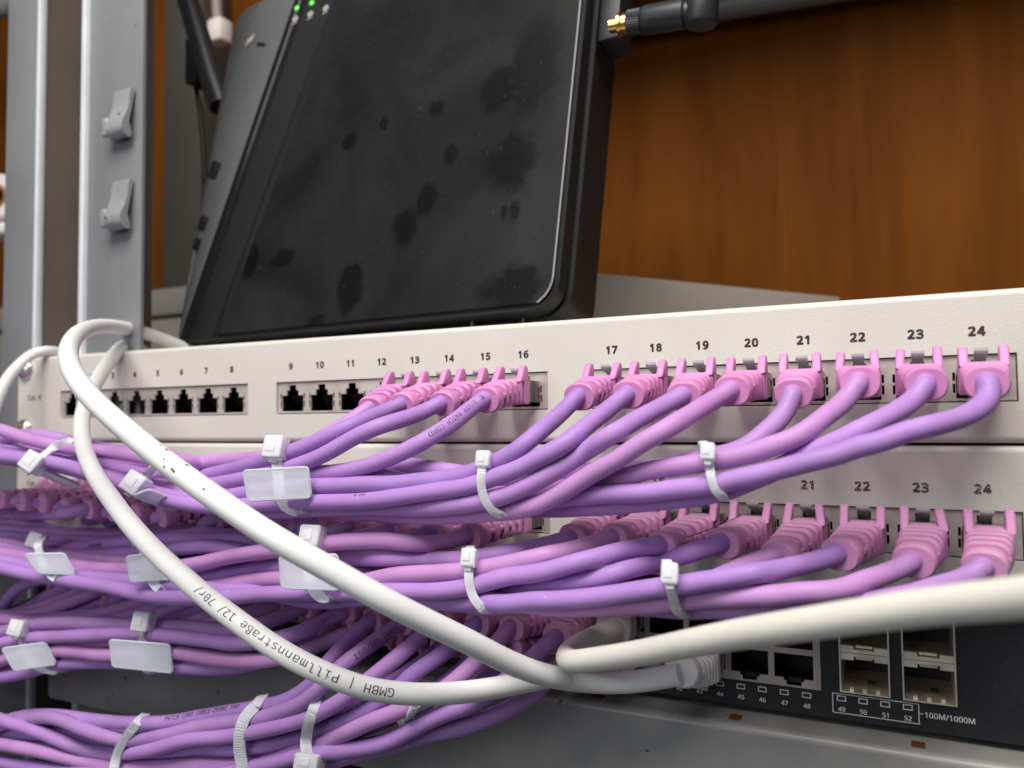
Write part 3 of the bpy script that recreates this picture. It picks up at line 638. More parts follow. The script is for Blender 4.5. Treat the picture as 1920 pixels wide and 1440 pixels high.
low = [
 (19, (1240, 1021), [(1195, 1027), (1150, 1036), (1075, 1057), (1000, 1076), (955, 1080), (892, 1096), (830, 1107), (755, 1109), (620, 1111), (507, 1114), (400, 1120), (300, 1118), (200, 1100), (100, 1085), (0, 1065), (-60, 1055)], -54, 0),
 (22, (1572, 1037), [(1545, 1048), (1490, 1062), (1400, 1077), (1325, 1090), (1260, 1097), (1125, 1118), (1000, 1128), (900, 1130), (800, 1126), (700, 1120), (600, 1125), (480, 1110), (400, 1105), (300, 1095), (200, 1085), (100, 1075), (0, 1050), (-60, 1040)], -55, 0),
 (18, (1150, 1006), [(1120, 1018), (1075, 1031), (1000, 1047), (955, 1055), (880, 1069), (780, 1076), (705, 1085), (640, 1097), (560, 1086), (489, 1086), (400, 1100), (300, 1108), (200, 1090), (100, 1070), (0, 1055), (-60, 1050)], -52, 1),
 (23, (1712, 1050), [(1690, 1064), (1640, 1084), (1565, 1104), (1490, 1114), (1400, 1119), (1300, 1124), (1225, 1132), (1150, 1137), (1050, 1138), (940, 1130), (820, 1118), (700, 1105), (580, 1100), (460, 1115), (360, 1112), (250, 1105), (140, 1085), (0, 1048), (-60, 1040)], -53, 1),
 (16, (880, 1001), [(845, 1014), (792, 1020), (730, 1014), (655, 1017), (605, 1022), (530, 1031), (432, 1043), (350, 1059), (270, 1066), (178, 1066), (100, 1055), (0, 1035), (-60, 1025)], -50, 1),
 (20, (1355, 1016), [(1325, 1027), (1250, 1050), (1150, 1076), (1075, 1091), (1005, 1098), (940, 1108), (850, 1100), (750, 1088), (650, 1075), (540, 1060), (450, 1070), (360, 1085), (270, 1090), (170, 1085), (80, 1060), (0, 1045), (-60, 1038)], -50, 0),
 (17, (1072, 1007), [(1040, 1018), (1005, 1026), (930, 1041), (830, 1050), (730, 1047), (642, 1047), (540, 1056), (432, 1072), (330, 1088), (240, 1085), (150, 1070), (70, 1045), (0, 1025), (-60, 1015)], -48, 0),
 (24, (1845, 1062), [(1825, 1078), (1765, 1100), (1690, 1119), (1615, 1133), (1515, 1142), (1440, 1144), (1350, 1143), (1250, 1140), (1120, 1133), (1000, 1135), (880, 1135), (760, 1122), (640, 1115), (520, 1105), (400, 1090), (280, 1075), (160, 1060), (60, 1040), (0, 1030), (-60, 1020)], -52, 0),
 (21, (1457, 1042), [(1415, 1056), (1350, 1082), (1270, 1108), (1180, 1122), (1080, 1122), (960, 1118), (850, 1112), (740, 1100), (620, 1090), (500, 1075), (380, 1065), (260, 1055), (130, 1045), (0, 1020), (-60, 1010)], -47, 1),
 (15, (812, 996), [(775, 1008), (730, 1028), (640, 1040), (520, 1044), (400, 1024), (330, 1030), (225, 1038), (130, 1042), (50, 1035), (-60, 1020)], -46, 0),
 (14, (732, 993), [(700, 1002), (640, 1012), (560, 1018), (450, 1012), (357, 1010), (300, 1010), (255, 1014), (169, 1024), (80, 1033), (0, 1030), (-60, 1025)], -46, 0),
 (13, (660, 987), [(630, 996), (560, 1003), (470, 1005), (380, 1002), (290, 1012), (200, 1030), (100, 1026), (0, 1015), (-60, 1010)], -42, 0),
 (12, (592, 978), [(560, 990), (480, 998), (380, 1000), (300, 1003), (200, 1015), (100, 1010), (-60, 1000)], -40, 0),
 (11, (537, 975), [(500, 985), (420, 994), (320, 996), (200, 1006), (100, 1000), (-60, 990)], -40, 1),
 (10, (475, 968), [(440, 982), (360, 990), (280, 995), (180, 1000), (80, 996), (-60, 985)], -40, 0),
 (9, (408, 972), [(380, 984), (330, 998), (270, 1003), (160, 1000), (60, 985), (-60, 975)], -41, 0),
 (8, (302, 968), [(270, 976), (234, 987), (150, 1008), (90, 1020), (37, 1020), (-60, 1005)], -52, 1),
 (7, (253, 962), [(225, 972), (170, 990), (110, 1003), (40, 1003), (-60, 998)], -49, 0),
 (6, (208, 957), [(180, 968), (131, 990), (80, 1000), (20, 992), (-60, 985)], -46, 0),
 (5, (164, 953), [(120, 961), (60, 967), (0, 971), (-60, 973)], -47, 0),
 (4, (120, 950), [(80, 958), (30, 960), (-60, 960)], -43, 0),
 (3, (78, 942), [(45, 947), (0, 949), (-60, 950)], -47, 0),
 (2, (38, 938), [(10, 944), (-60, 946)], -43, 1),
 (1, (0, 934), [(-30, 938), (-80, 940)], -40, 0)]
for n, e, t, yb, pk in low:
    cable('panel', n, e, t, yb, -33, bool(pk), '%s patch cable filling the lower panel socket under position %d of the upper panel' % (HUE[pk], n), G2, base=b2(n))
def su(k): return (COLX[k], SY, -105.5)
def sl(k): return (COLX[k], SY, -116.5)
swc = [
 ('u', 5, (1044, 1192), [(1005, 1228), (950, 1275), (880, 1322), (830, 1340), (785, 1362), (735, 1388), (690, 1402), (640, 1409), (580, 1414), (510, 1432), (440, 1446), (300, 1455), (150, 1450), (0, 1430), (-60, 1422)], -42, 0),
 ('u', 6, (958, 1174), [(930, 1207), (880, 1252), (840, 1290), (767, 1326), (700, 1352), (655, 1372), (592, 1397), (517, 1423), (450, 1432), (350, 1435), (300, 1437), (213, 1437), (133, 1423), (67, 1407), (0, 1396), (-60, 1388)], -44, 1),
 ('u', 8, (826, 1154), [(792, 1192), (705, 1265), (655, 1305), (600, 1338), (550, 1355), (450, 1377), (350, 1388), (283, 1408), (213, 1413), (150, 1402), (100, 1383), (50, 1364), (0, 1348), (-60, 1335)], -44, 0),
 ('u', 9, (753, 1166), [(700, 1205), (642, 1248), (600, 1290), (560, 1322), (517, 1340), (450, 1352), (367, 1364), (317, 1377), (233, 1388), (200, 1383), (150, 1366), (117, 1350), (83, 1344), (33, 1352), (-60, 1380)], -45, 0),
 ('u', 10, (697, 1158), [(660, 1196), (622, 1234), (588, 1280), (550, 1306), (517, 1320), (450, 1332), (367, 1345), (317, 1355), (250, 1357), (167, 1350), (117, 1341), (50, 1342), (0, 1356), (-60, 1372)], -42, 0),
 ('u', 7, (894, 1167), [(842, 1217), (775, 1264), (720, 1312), (655, 1348), (600, 1368), (550, 1386), (450, 1403), (383, 1402), (300, 1410), (200, 1402), (120, 1375), (60, 1378), (0, 1376), (-60, 1370)], -40, 0),
 ('l', 5, (1032, 1264), [(1005, 1298), (930, 1340), (880, 1358), (817, 1373), (740, 1396), (650, 1420), (560, 1440), (440, 1455), (300, 1462), (100, 1455), (-60, 1440)], -36, 0),
 ('l', 6, (955, 1222), [(915, 1264), (870, 1306), (815, 1342), (760, 1380), (690, 1395), (600, 1412), (500, 1420), (400, 1418), (300, 1425), (200, 1420), (100, 1398), (0, 1385), (-60, 1378)], -38, 0),
 ('l', 7, (900, 1225), [(850, 1268), (800, 1305), (745, 1340), (680, 1366), (600, 1390), (500, 1400), (400, 1408), (300, 1404), (200, 1390), (100, 1362), (0, 1366), (-60, 1360)], -35, 0),
 ('l', 8, (826, 1215), [(775, 1255), (720, 1290), (650, 1330), (560, 1365), (460, 1388), (360, 1375), (260, 1375), (150, 1380), (60, 1355), (-60, 1350)], -34, 0),
 ('u', 11, (647, 1147), [(615, 1160), (580, 1178), (533, 1195), (450, 1207), (383, 1199), (300, 1190), (250, 1188), (133, 1192), (55, 1197), (0, 1207), (-60, 1215)], -44, 0),
 ('u', 12, (573, 1136), [(540, 1152), (500, 1168), (430, 1180), (350, 1176), (250, 1171), (167, 1169), (83, 1169), (40, 1176), (0, 1184), (-60, 1190)], -43, 0),
 ('l', 10, (650, 1187), [(610, 1203), (560, 1224), (517, 1236), (450, 1240), (383, 1233), (322, 1222), (200, 1228), (120, 1220), (50, 1222), (0, 1240), (-60, 1250)], -42, 1),
 ('l', 11, (596, 1180), [(560, 1198), (500, 1235), (440, 1250), (383, 1252), (322, 1250), (250, 1243), (167, 1243), (100, 1247), (50, 1262), (0, 1269), (-60, 1272)], -40, 0),
 ('u', 13, (521, 1131), [(490, 1144), (430, 1160), (350, 1178), (270, 1190), (200, 1205), (120, 1207), (50, 1212), (0, 1222), (-60, 1230)], -38, 1),
 ('u', 14, (470, 1122), [(430, 1140), (370, 1162), (300, 1185), (230, 1210), (150, 1222), (60, 1235), (0, 1250), (-60, 1255)], -36, 1),
 ('u', 15, (425, 1118), [(390, 1136), (340, 1156), (280, 1176), (200, 1195), (100, 1212), (0, 1228), (-60, 1235)], -35, 0),
 ('u', 16, (384, 1116), [(350, 1132), (300, 1150), (240, 1170), (160, 1188), (80, 1185), (0, 1195), (-60, 1200)], -35, 1),
 ('u', 17, (345, 1113), [(310, 1130), (260, 1150), (190, 1168), (110, 1180), (0, 1190), (-60, 1196)], -34, 0),
 ('u', 18, (305, 1112), [(270, 1126), (220, 1142), (165, 1156), (110, 1161), (50, 1163), (-60, 1160)], -38, 1),
 ('u', 19, (254, 1104), [(220, 1120), (180, 1138), (140, 1152), (80, 1160), (0, 1168), (-60, 1170)], -36, 0),
 ('u', 20, (207, 1100), [(160, 1118), (110, 1138), (60, 1153), (0, 1153), (-60, 1148)], -40, 1),
 ('u', 21, (172, 1098), [(130, 1116), (80, 1136), (30, 1150), (-60, 1158)], -37, 0),
 ('u', 22, (137, 1094), [(95, 1112), (50, 1136), (10, 1152), (-60, 1165)], -35, 0),
 ('u', 23, (85, 1086), [(50, 1092), (25, 1110), (8, 1135), (-10, 1165), (-60, 1200)], -38, 0),
 ('l', 18, (283, 1140), [(250, 1152), (200, 1172), (140, 1186), (60, 1200), (-60, 1215)], -32, 0),
 ('l', 20, (190, 1122), [(150, 1142), (115, 1152), (60, 1172), (-60, 1190)], -30, 0)]
ORD = ['first', 'second', 'third', 'fourth', 'fifth', 'sixth', 'seventh', 'eighth', 'ninth', 'tenth', 'eleventh', 'twelfth', 'thirteenth', 'fourteenth', 'fifteenth', 'sixteenth', 'seventeenth', 'eighteenth', 'nineteenth', 'twentieth']
lows = sorted([k for w, k, *_ in swc if w == 'l'])
for w, k, e, t, yb, pk in swc:
    if w == 'u': lb = '%s patch cable, %s plug left of the grey one in the upper switch row' % (HUE[pk], ORD[k-5])
    else: lb = '%s patch cable, %s violet plug from the right in the lower switch row' % (HUE[pk], ORD[lows.index(k)])
    cable('switch', k, e, t, yb, -25, bool(pk), lb, G3, base=su(k) if w == 'u' else sl(k), flip=(w == 'l'))

# nestle the cables: each lies just behind the ones listed before it where they cross
allU, allD, allR = [], [], []
for ci, c in enumerate(cables):
    d0 = c.d.copy(); req = d0.copy()
    for it in range(3):
        req = c.d.copy()
        for U2, D2, r2 in zip(allU, allD, allR):
            rr = c.r+r2
            for i in range(len(c.U)):
                dpx = np.hypot(U2[:, 0]-c.U[i, 0], U2[:, 1]-c.U[i, 1]); smm = dpx*c.d[i]/F_PX; k = smm < rr
                if k.any(): req[i] = max(req[i], np.max(D2[k]+np.sqrt(rr*rr-smm[k]**2)))
        wgt = np.array([sm((m-3)/14.0) for m in c.mm]); c.d = gsmooth(c.d+(np.maximum(req, c.d)-c.d)*wgt, 2.5); c.d[0] = d0[0]
    allU.append(c.U); allD.append(c.d); allR.append(c.r)
    P = np.array([atd(c.U[i, 0], c.U[i, 1], c.d[i]) for i in range(len(c.U))])
    P = gsmooth(P, 1.5); P[0] = c.E; tdir = nrm(P[-1]-P[-6]); c.ext = P[-1]
    P = np.vstack([P, [P[-1]+tdir*30, P[-1]+tdir*60+Y_*4, P[-1]+tdir*90+Y_*12]])
    c.P = P
UU = np.vstack(allU); DD = np.concatenate(allD)

def boot_path(base, E, y0, lead=9.0):
    A = np.array([base[0], base[1]-lead, base[2]]); C = A-Y_*9.0; ts_ = np.linspace(0, 1, 41)
    return np.array([(1-t)**2*A+2*t*(1-t)*C+t*t*E for t in ts_])
def build_plug(parent, base, E, bootmat, flip=False, sc=1.0, clear=CLEAR, fins=True):
    BP = boot_path(base, E, 0)
    def fr(t):
        i = min(39.999, t*40); k = int(i); p = BP[k]+(BP[k+1]-BP[k])*(i-k)
        T = nrm(BP[min(40, k+1)]-BP[max(0, k-1)] if 0 < k < 40 else BP[k+1]-BP[k]); up = nrm(Z_-(Z_@T)*T)*(-1 if flip else 1); rt = np.cross(T, up)
        return p, T, up, rt
    def ring_at(t, w, h0, h1, r):
        p, T, up, rt = fr(t); return [p+rt*x*sc+up*z*sc for x, z in rrect(w, h0, h1, r)]
    mb = MB(); prof = [(0, 5.7, -4.4, 3.9, .6), (.006, 6.15, -4.9, 4.4, .9), (.19, 6.15, -4.9, 4.4, .9), (.205, 5.9, -4.7, 4.1, 1.0), (.205, 4.1, -3.6, 2.7, 1.4), (.27, 4.1, -3.6, 2.7, 1.4)]
    for (t0, t1, w, hb, ht, r) in ((.27, .355, 6.05, -4.9, 4.5, 2.0), (.415, .50, 5.95, -4.9, 4.4, 2.5), (.56, .645, 5.85, -4.9, 4.25, 3.0), (.705, .79, 5.7, -4.9, 4.1, 3.4), (.85, 1.0, 5.5, -5.2, 3.9, 4.2)):
        prof += [(t0, 4.0, -3.5, 2.6, 1.6), (t0, w-.25, hb+.25, ht-.25, r), (t0+.018, w, hb, ht, r), (t1-.022, w, hb, ht, r), (t1, w-.4, hb+.4, ht-.4, r)]
        if t1 < 1: prof += [(t1, 4.0, -3.5, 2.6, 1.6)]
    mb.loft([ring_at(*q) for q in prof])
    for t in (.237, .385, .53, .675, .82):
        p, T, up, rt = fr(t)
        for sx in (-1, 1): mb.box(p+rt*sx*4.8*sc-up*.2, .7*sc, 1.2, .7*sc, ax=rt, ay=T, az=up, bev=.15)
    p, T, up, rt = fr(.02)
    fin = [(-.3, 3.0), (7.8, 3.0), (6.4, 4.6), (4.3, 7.9), (3.4, 9.0), (2.2, 9.45), (.9, 9.1), (0.1, 8.0)]
    for sx in ((-1, 1) if fins else ()):
        lean = random.uniform(-.10, .10)-sx*random.choice((0, 0, 0, .10)); hs = random.uniform(.96, 1.03); u2 = nrm(up+rt*lean); r2 = np.cross(T, u2)
        mb.prism([(a*sc, z*sc*hs) for a, z in fin], p+rt*sx*5.0*sc-rt*lean*3.4*sc, T, u2, r2, -1.22*sc, 1.22*sc, bev=.6*sc, seg=3)
    mb.build('boot', bootmat, parent, smooth=38)
    b = np.asarray(base, float); up = Z_*(-1 if flip else 1)
    mb = MB(); mb.box(b-Y_*2.0, 5.75, 7.4, 3.9, bev=.35); mb.build('plug', clear, parent, smooth=30)
    mb = MB(); zz = [(4.5, 4.15), (-1.0, 5.6), (-6.0, 7.1), (-8.2, 7.8), (-8.6, 8.4)]
    L = []
    for yy, h in zz:
        q = b+Y_*yy+up*h; hw = 1.55 if yy > -7 else 1.75; L.append([q-X_*hw, q+X_*hw, q+X_*hw-up*.75, q-X_*hw-up*.75])
    mb.loft(L); mb.build('latch', LATCH, parent, smooth=20)

def wrap_text(txt, pts, rad, s0, theta, cap, reverse, squash=1.0, bold=.0):
    # text wrapped on a tube: s0 mm from the start, theta = direction (3D) the print faces
    P, T, N, B = frames(pts); Ls = np.concatenate([[0], np.cumsum(np.linalg.norm(np.diff(P, axis=0), axis=1))])
    v, f = text_mesh(txt, cap/.73, bold, font=MONO); v = v.copy(); v[:, 0] *= squash; v[:, 1] -= cap/2
    bm = bmesh.new(); vv = [bm.verts.new((p[0], p[1], 0)) for p in v]
    for q in f:
        try: bm.faces.new([vv[i] for i in q])
        except ValueError: pass
    for _ in range(2):
        es = [e for e in bm.edges if e.calc_length() > .5]
        if es: bmesh.ops.subdivide_edges(bm, edges=es, cuts=1)
    bmesh.ops.triangulate(bm, faces=bm.faces[:]); bm.verts.index_update(); out = []
    for q in bm.verts:
        s = s0+(-q.co.x if reverse else q.co.x); p = np.array([np.interp(s, Ls, P[:, k]) for k in range(3)]); t = nrm([np.interp(s, Ls, T[:, k]) for k in range(3)])
        side = np.asarray(theta, float); side = nrm(side-(side@t)*t); upv = np.cross(side, t)*(-1 if reverse else 1); a = q.co.y/rad
        out.append(p+(rad+.05)*(math.cos(a)*side+math.sin(a)*upv))
    fs = [[q.index for q in g.verts] for g in bm.faces]; bm.free(); return MB().add(out, fs)

for ci, c in enumerate(cables):
    t = thing('patch_cable', c.label, 'patch cable', c.base, c.group)
    c.t = t
    start = boot_path(c.base, c.E, 0)[24:-2:3]
    P = np.vstack([start, c.P]); P = gsmooth(P, 1.0)
    k_ = gsmooth(np.random.randn(len(P), 3), 4.0)*.55; k_ *= np.clip(np.arange(len(P))-14, 0, 12)[:, None]/12.0; P = P+k_
    c.full = P
    m = (PINK if c.pink else VIOLET)[ci % (2 if c.pink else 4)]
    MB().tube(P, c.r*(1+.018*gsmooth(np.random.randn(len(P)), 2.5)*2), 18).build('jacket', m, t, smooth=60)
    bm_ = BOOT[ci % 3] if c.base[2] > -50 else DUSTY
    build_plug(t, c.base, c.E, bm_, c.flip, .97 if c.kind == 'panel' else .95)
def cab(g, key):
    return next(c for c in cables if c.group == g and key in c.label)
def arc_at(c, u, v):                         # arc length on the cable nearest to a photo pixel
    L = np.concatenate([[0], np.cumsum(np.linalg.norm(np.diff(c.full, axis=0), axis=1))]); return L[np.argmin([np.hypot(*(px(p)-(u, v))) for p in c.full])]
def face_dir(pt, tilt=0.0): return nrm(nrm(CAM-pt)+Z_*tilt)
def print_on(c, txt, u, v, cap, reverse, tilt, squash=1.0):
    s = arc_at(c, u, v); p = at(u, v, -45)
    wrap_text(txt, c.full, c.r, s, face_dir(p, tilt), cap, reverse, squash).build('jacket_print', INK_CABLE, c.t, smooth=0)
print_on(cab(G1, 'port 16 '), 'E U/UTP PATCH CORD', 903, 749, 2.3, False, .25)
k16 = cab(G1, 'port 18 '); print_on(k16, 'CAT.6', 690, 931, 1.6, False, .8)
print_on(cab(G3, 'sixth plug left'), 'PATCH CORD CABLE 26AWG X4P', 318, 1349, 2.6, True, .75, 1.0)
print_on(cab(G3, 'fifth plug left'), '   ISO/IEC 11801', 640, 1250, 2.5, True, .0, 1.0)
print_on(cab(G3, 'seventh plug left'), 'CAT.5', 598, 1170, 2.2, True, .2)
print_on(cab(G2, 'position 14 '), 'STANDARD', 178, 1024, 2.3, True, .0)
print_on(cab(G2, 'position 8 '), '11801 23 TIA', 0, 1021, 2.2, True, -.3)

mb = MB(); mb.tube([at(1290, 1007, -36), at(1330, 993, -34), at(1362, 979, -26), at(1390, 966, -12)], .13, 6); o = mb.build('hair', DARK, origin=at(1330, 993, -34)); tag(o, 'single dark hair lying across two dusty boots of the lower panel', 'hair')
# white, beige cables with their own shape in the air
def loose(label, pts, r, material, boot=None, n=150, cat='network cable', name='network_cable', sig=3.0):
    Q = np.array([[u, v, d] for u, v, d in pts], float); Q[:, 2] *= 3
    U = catmull(Q, n*2); U = gsmooth(U, sig); P = np.array([atd(u, v, d/3) for u, v, d in U]); P = resample(P, n)
    t = thing(name, label, cat, P[-1] if boot else P[0])
    c = Cable(); c.full = P; c.r = r; c.t = t; return c
pa = [(430, 690, 455), (380, 668, 440), (335, 648, 428), (280, 627, 412), (222, 613, 385), (172, 614, 345), (138, 634, 305), (127, 668, 278), (139, 705, 262), (173, 748, 250), (233, 803, 238), (300, 858, 228), (367, 908, 220), (433, 955, 214), (507, 1004, 209), (601, 1058, 207), (657, 1090, 207), (725, 1128, 208), (805, 1168, 213), (880, 1204, 219), (955, 1242, 227), (1017, 1265, 234), (1066, 1274, 239), (1135, 1280, 243), (1203, 1277, 241), (1250, 1268, 238), (1276, 1264, 236)]
ca = loose('white network cable looping over the upper panel, flecked with red brown specks', pa, 3.35, WHITE)
MB().tube(ca.full, ca.r, 24).build('jacket', WHITE, ca.t, smooth=60)
E = ca.full[-1]; build_plug(ca.t, (COLX[2], SY, -116.6), E, WHITEBOOT, True, 1.0, fins=False)
SP = mat('red_brown_speck', (.10, .02, .012), .7); mb = MB()
for (u, v, r) in ((300, 834, .55), (307, 861, .55), (312, 843, .8), (318, 844, .6), (350, 872, .85), (324, 881, .75), (322, 879, .6), (308, 875, .6), (382, 917, .65), (388, 896, .35), (400, 908, .35), (326, 884, .7)):
    i = np.argmin([np.hypot(*(px(p)-(u, v))) for p in ca.full]); p = ca.full[i]; tg = nrm(ca.full[i+1]-ca.full[i-1]); w = nrm(ray(u, v))
    oc = CAM-p; wp = w-(w@tg)*tg; op = oc-(oc@tg)*tg; A_, B_, C_ = wp@wp, 2*(wp@op), op@op-(ca.r)**2; D_ = B_*B_-4*A_*C_
    if D_ <= 0: continue
    hit = CAM+w*((-B_-math.sqrt(D_))/(2*A_)); nn = hit-p; nn = nrm(nn-(nn@tg)*tg); bb = np.cross(nn, tg)
    mb.add([hit+nn*.04+r*.62*(1.3*math.cos(a)*tg+.75*math.sin(a)*bb) for a in np.linspace(0, 2*math.pi, 9, endpoint=False)], [list(range(9))])
mb.build('dirt_speck', SP, ca.t, smooth=0)
pb = [(330, 700, 440), (285, 668, 425), (252, 650, 410), (233, 648, 398), (218, 660, 385), (195, 692, 372), (170, 735, 356), (154, 782, 340), (156, 835, 320), (178, 890, 296), (210, 938, 276), (250, 990, 262), (300, 1043, 252), (350, 1088, 244), (400, 1130, 238), (450, 1168, 232), (500, 1204, 228), (560, 1240, 225), (620, 1268, 225), (680, 1289, 227), (740, 1299, 230), (800, 1302, 233), (880, 1297, 238), (960, 1284, 244), (1020, 1272, 249), (1070, 1264, 253), (1105, 1262, 257)]
cb_ = loose('white network cable with printed lettering hanging in a deep bow below the flecked one', pb, 3.25, WHITE)
MB().tube(cb_.full, cb_.r, 24).build('jacket', WHITE, cb_.t, smooth=60); build_plug(cb_.t, (COLX[4], SY, -116.6), cb_.full[-1], WHITEBOOT, True, .93, fins=False)
s = arc_at(cb_, 738, 1298); wrap_text('GMBH | Pillmannstra\u00dfe 12/ 70r/', cb_.full, cb_.r, s, face_dir(atd(560, 1240, 225), -.15), 3.3, True, 1.20).build('jacket_print', INK_CABLE, cb_.t, smooth=0)
pc = [(190, 700, 450), (150, 672, 435), (108, 660, 420), (85, 658, 412), (58, 666, 405), (34, 686, 398), (15, 708, 392), (0, 738, 388), (-18, 790, 385), (-40, 860, 385)]
cc = loose('thin white cable curving over the left end of the upper panel', pc, 2.6, WHITE); MB().tube(cc.full, cc.r, 18).build('jacket', WHITE, cc.t, smooth=60)
pd = [(1151, 1182, 256), (1135, 1186, 252), (1110, 1195, 247), (1084, 1209, 241), (1067, 1222, 236), (1062, 1234, 230), (1075, 1240, 223), (1112, 1237, 214), (1203, 1224, 196), (1295, 1206, 180), (1387, 1189, 167), (1460, 1178, 158), (1600, 1157, 144), (1750, 1137, 131), (1900, 1122, 119), (2050, 1108, 108), (2300, 1085, 95)]
cd = loose('beige network cable bent sharply back from the switch and blurred towards the right', pd[::-1], 3.2, BEIGE, sig=1.2)
MB().tube(cd.full, cd.r, 24).build('jacket', BEIGE, cd.t, smooth=60); build_plug(cd.t, (COLX[4], SY, -105.2), cd.full[-1], GREYBOOT, False, .97)

# ------------------------------------------------------------------ cable ties
def surf(u, v, back=False, rad=R_C):
    dpx = np.hypot(UU[:, 0]-u, UU[:, 1]-v); mm = dpx*DD/F_PX; k = mm < rad
    if not k.any(): return None
    h = np.sqrt(rad*rad-mm[k]**2); return (DD[k]+h).max() if back else (DD[k]-h).min()
def ribbon(mb, P, wdir, w, th):
    P = np.asarray(P); T = np.gradient(P, axis=0); rings = []
    for i in range(len(P)):
        t = nrm(T[i]); b = nrm(wdir-(wdir@t)*t); nn = np.cross(t, b)
        rings.append([P[i]+b*w/2+nn*th/2, P[i]-b*w/2+nn*th/2, P[i]-b*w/2-nn*th/2, P[i]+b*w/2-nn*th/2])
    return mb.loft(rings)
def tie(label, head, front, width=2.6, along=(1, -.05), headsize=(2.6, 3.0, 2.2), flag=None, roll=0.0, ridges=True, off=.6, dhead=0.0, hdown=0):
    pts = np.array(([head] if head else [])+front, float); U = catmull(pts, 40); d = []
    for u, v in U:
        s_ = surf(u, v); d.append(np.nan if s_ is None else s_)
    d = np.array(d)
    if np.isnan(d).all(): d[:] = dep(at(U[0, 0], U[0, 1], -48))
    off_ = np.isnan(d); ok = ~np.isnan(d); d = np.interp(np.arange(40), np.where(ok)[0], d[ok])
    dmin = np.minimum.reduce([np.roll(np.pad(d, 6, 'edge'), k)[6:-6] for k in range(-5, 6)]); d = gsmooth(dmin, 4.0)-off
    x0 = atd(U[20, 0], U[20, 1], d[20])[0]   # the loop turns away behind the bundle at its ends
    for i in range(40):
        w_ = ray(U[i, 0], U[i, 1]); pd_ = (x0-CAM[0])/w_[0] if abs(w_[0]) > .02 else d[i]
        if off_[i] and pd_ > d[i] and U[i, 0] > U[20, 0]: d[i] += min(pd_-d[i], 15.0, 1.1*sum(off_[min(i, 20):max(i, 20)]))
    d = gsmooth(d, 1.5)
    F = np.array([atd(u, v, q) for (u, v), q in zip(U, d)])
    t0 = atd(U[20, 0], U[20, 1], d[20]); t1 = atd(U[20, 0]+along[0]*50, U[20, 1]+along[1]*50, d[20]); wdir = nrm(t1-t0)
    bd = max([surf(u, v, True) or 0 for u, v in U]+[d.max()+8])
    bd = min(bd, d.min()+20)
    te = nrm(F[-1]-F[-4]); ts0 = nrm(F[0]-F[3]); Bk = [F[-1]+CF*1.5+te*1.6, F[-1]+CF*5+te*2.2]
    for q in np.linspace(.85, .15, 8):
        i = int(q*39); Bk.append(atd(U[i, 0], U[i, 1], bd+1.0))
    Bk += [F[0]+CF*5+ts0*2.2, F[0]+CF*1.5+ts0*1.6]
    loop = catmull(np.vstack([F, Bk, F[:1]]), 90)
    t = thing('cable_tie', label, 'cable tie', F[0], 'translucent cable ties around the bundles')
    mb = MB(); ribbon(mb, loop, wdir, width, .9)
    if ridges:
        Ls = resample(F, 60)
        for i in range(8, 56, 2):
            tt_ = nrm(Ls[i+1]-Ls[i-1]); b_ = nrm(wdir-(wdir@tt_)*tt_); nn = np.cross(tt_, b_); nn = nn if nn@CF < 0 else -nn
            mb.box(Ls[i]+nn*.5, width*.36, .22, .18, ax=b_, ay=tt_, az=nn)
    mb.build('strap', NYLON, t, smooth=40)
    if head:
        c = atd(head[0], head[1], d[0]-1.2-dhead); a = roll
        ax = nrm(CR*math.cos(a)+CU*math.sin(a)-CF*.25); az = nrm(-CF-(-CF@ax)*ax+CU*.35); az = nrm(az-(az@ax)*ax); ay = np.cross(az, ax)
        headsize = tuple(q*.9 for q in headsize)
        mb = MB(); mb.box(c, headsize[0], headsize[1], headsize[2], ax=ax, ay=ay, az=az, bev=.8, seg=3); mb.box(c+az*headsize[2]+ay*.2-ax*.4, headsize[0]*.45, headsize[1]*.5, .3, ax=ax, ay=ay, az=az, bev=.15)
        mb.box(c-ay*headsize[1]*1.05, width*.42, 1.0, .8, ax=ax, ay=ay, az=az, bev=.3)
        mb.build('head', NYLON, t, smooth=40)
    if flag:
        corners, fd = flag
        base_d = min([q for q in [surf(*((1-p)*(1-q)*np.array(corners[0])+p*(1-q)*np.array(corners[1])+p*q*np.array(corners[2])+(1-p)*q*np.array(corners[3]))) for p in np.linspace(0, 1, 13) for q in np.linspace(0, 1, 7)] if q is not None] or [d.mean()])
        C3 = [atd(u, v, base_d-1.4+(fd[i] if fd else 0)) for i, (u, v) in enumerate(corners)]
        nn = nrm(np.cross(C3[1]-C3[0], C3[3]-C3[0])); out = []
        for i in range(4):                   # rounded corners
            p, pr, nx = C3[i], C3[i-1], C3[(i+1) % 4]; r_ = 1.3
            a_, b_ = p+nrm(pr-p)*r_, p+nrm(nx-p)*r_
            for q in np.linspace(0, 1, 5): out.append((1-q)**2*a_+2*q*(1-q)*p+q*q*b_)
        ctr = np.mean(C3, 0); exf = nrm(C3[1]-C3[0]); eyf = np.cross(nn, exf)
        o2 = [((p-ctr)@exf, (p-ctr)@eyf) for p in out]
        mb = MB(); mb.prism(o2, ctr, exf, eyf, nn, -.45, .45, bev=.12, seg=1)
        for i in range(len(out)): pass
        cl = out+[out[0]]
        mb.tube(np.array([p-nn*(nn@(p-ctr)) for p in cl]), .55, 6, cap=False)
        mb.build('label_flag', FLAG, t, smooth=40)
    return t
FLAG = mat('milky_nylon_flag', (.88, .91, .96), .30, trans=.50, ior=1.12)
tie('cable tie with its head low on the top bundle, nearest the left edge', (64, 868), [(84, 852), (108, 835), (134, 827)], 3.4, headsize=(4.4, 4.4, 3.6), roll=-.5, ridges=False, flag=([(66, 884), (82, 878), (150, 913), (136, 914)], (1, 0, 11, 13)))
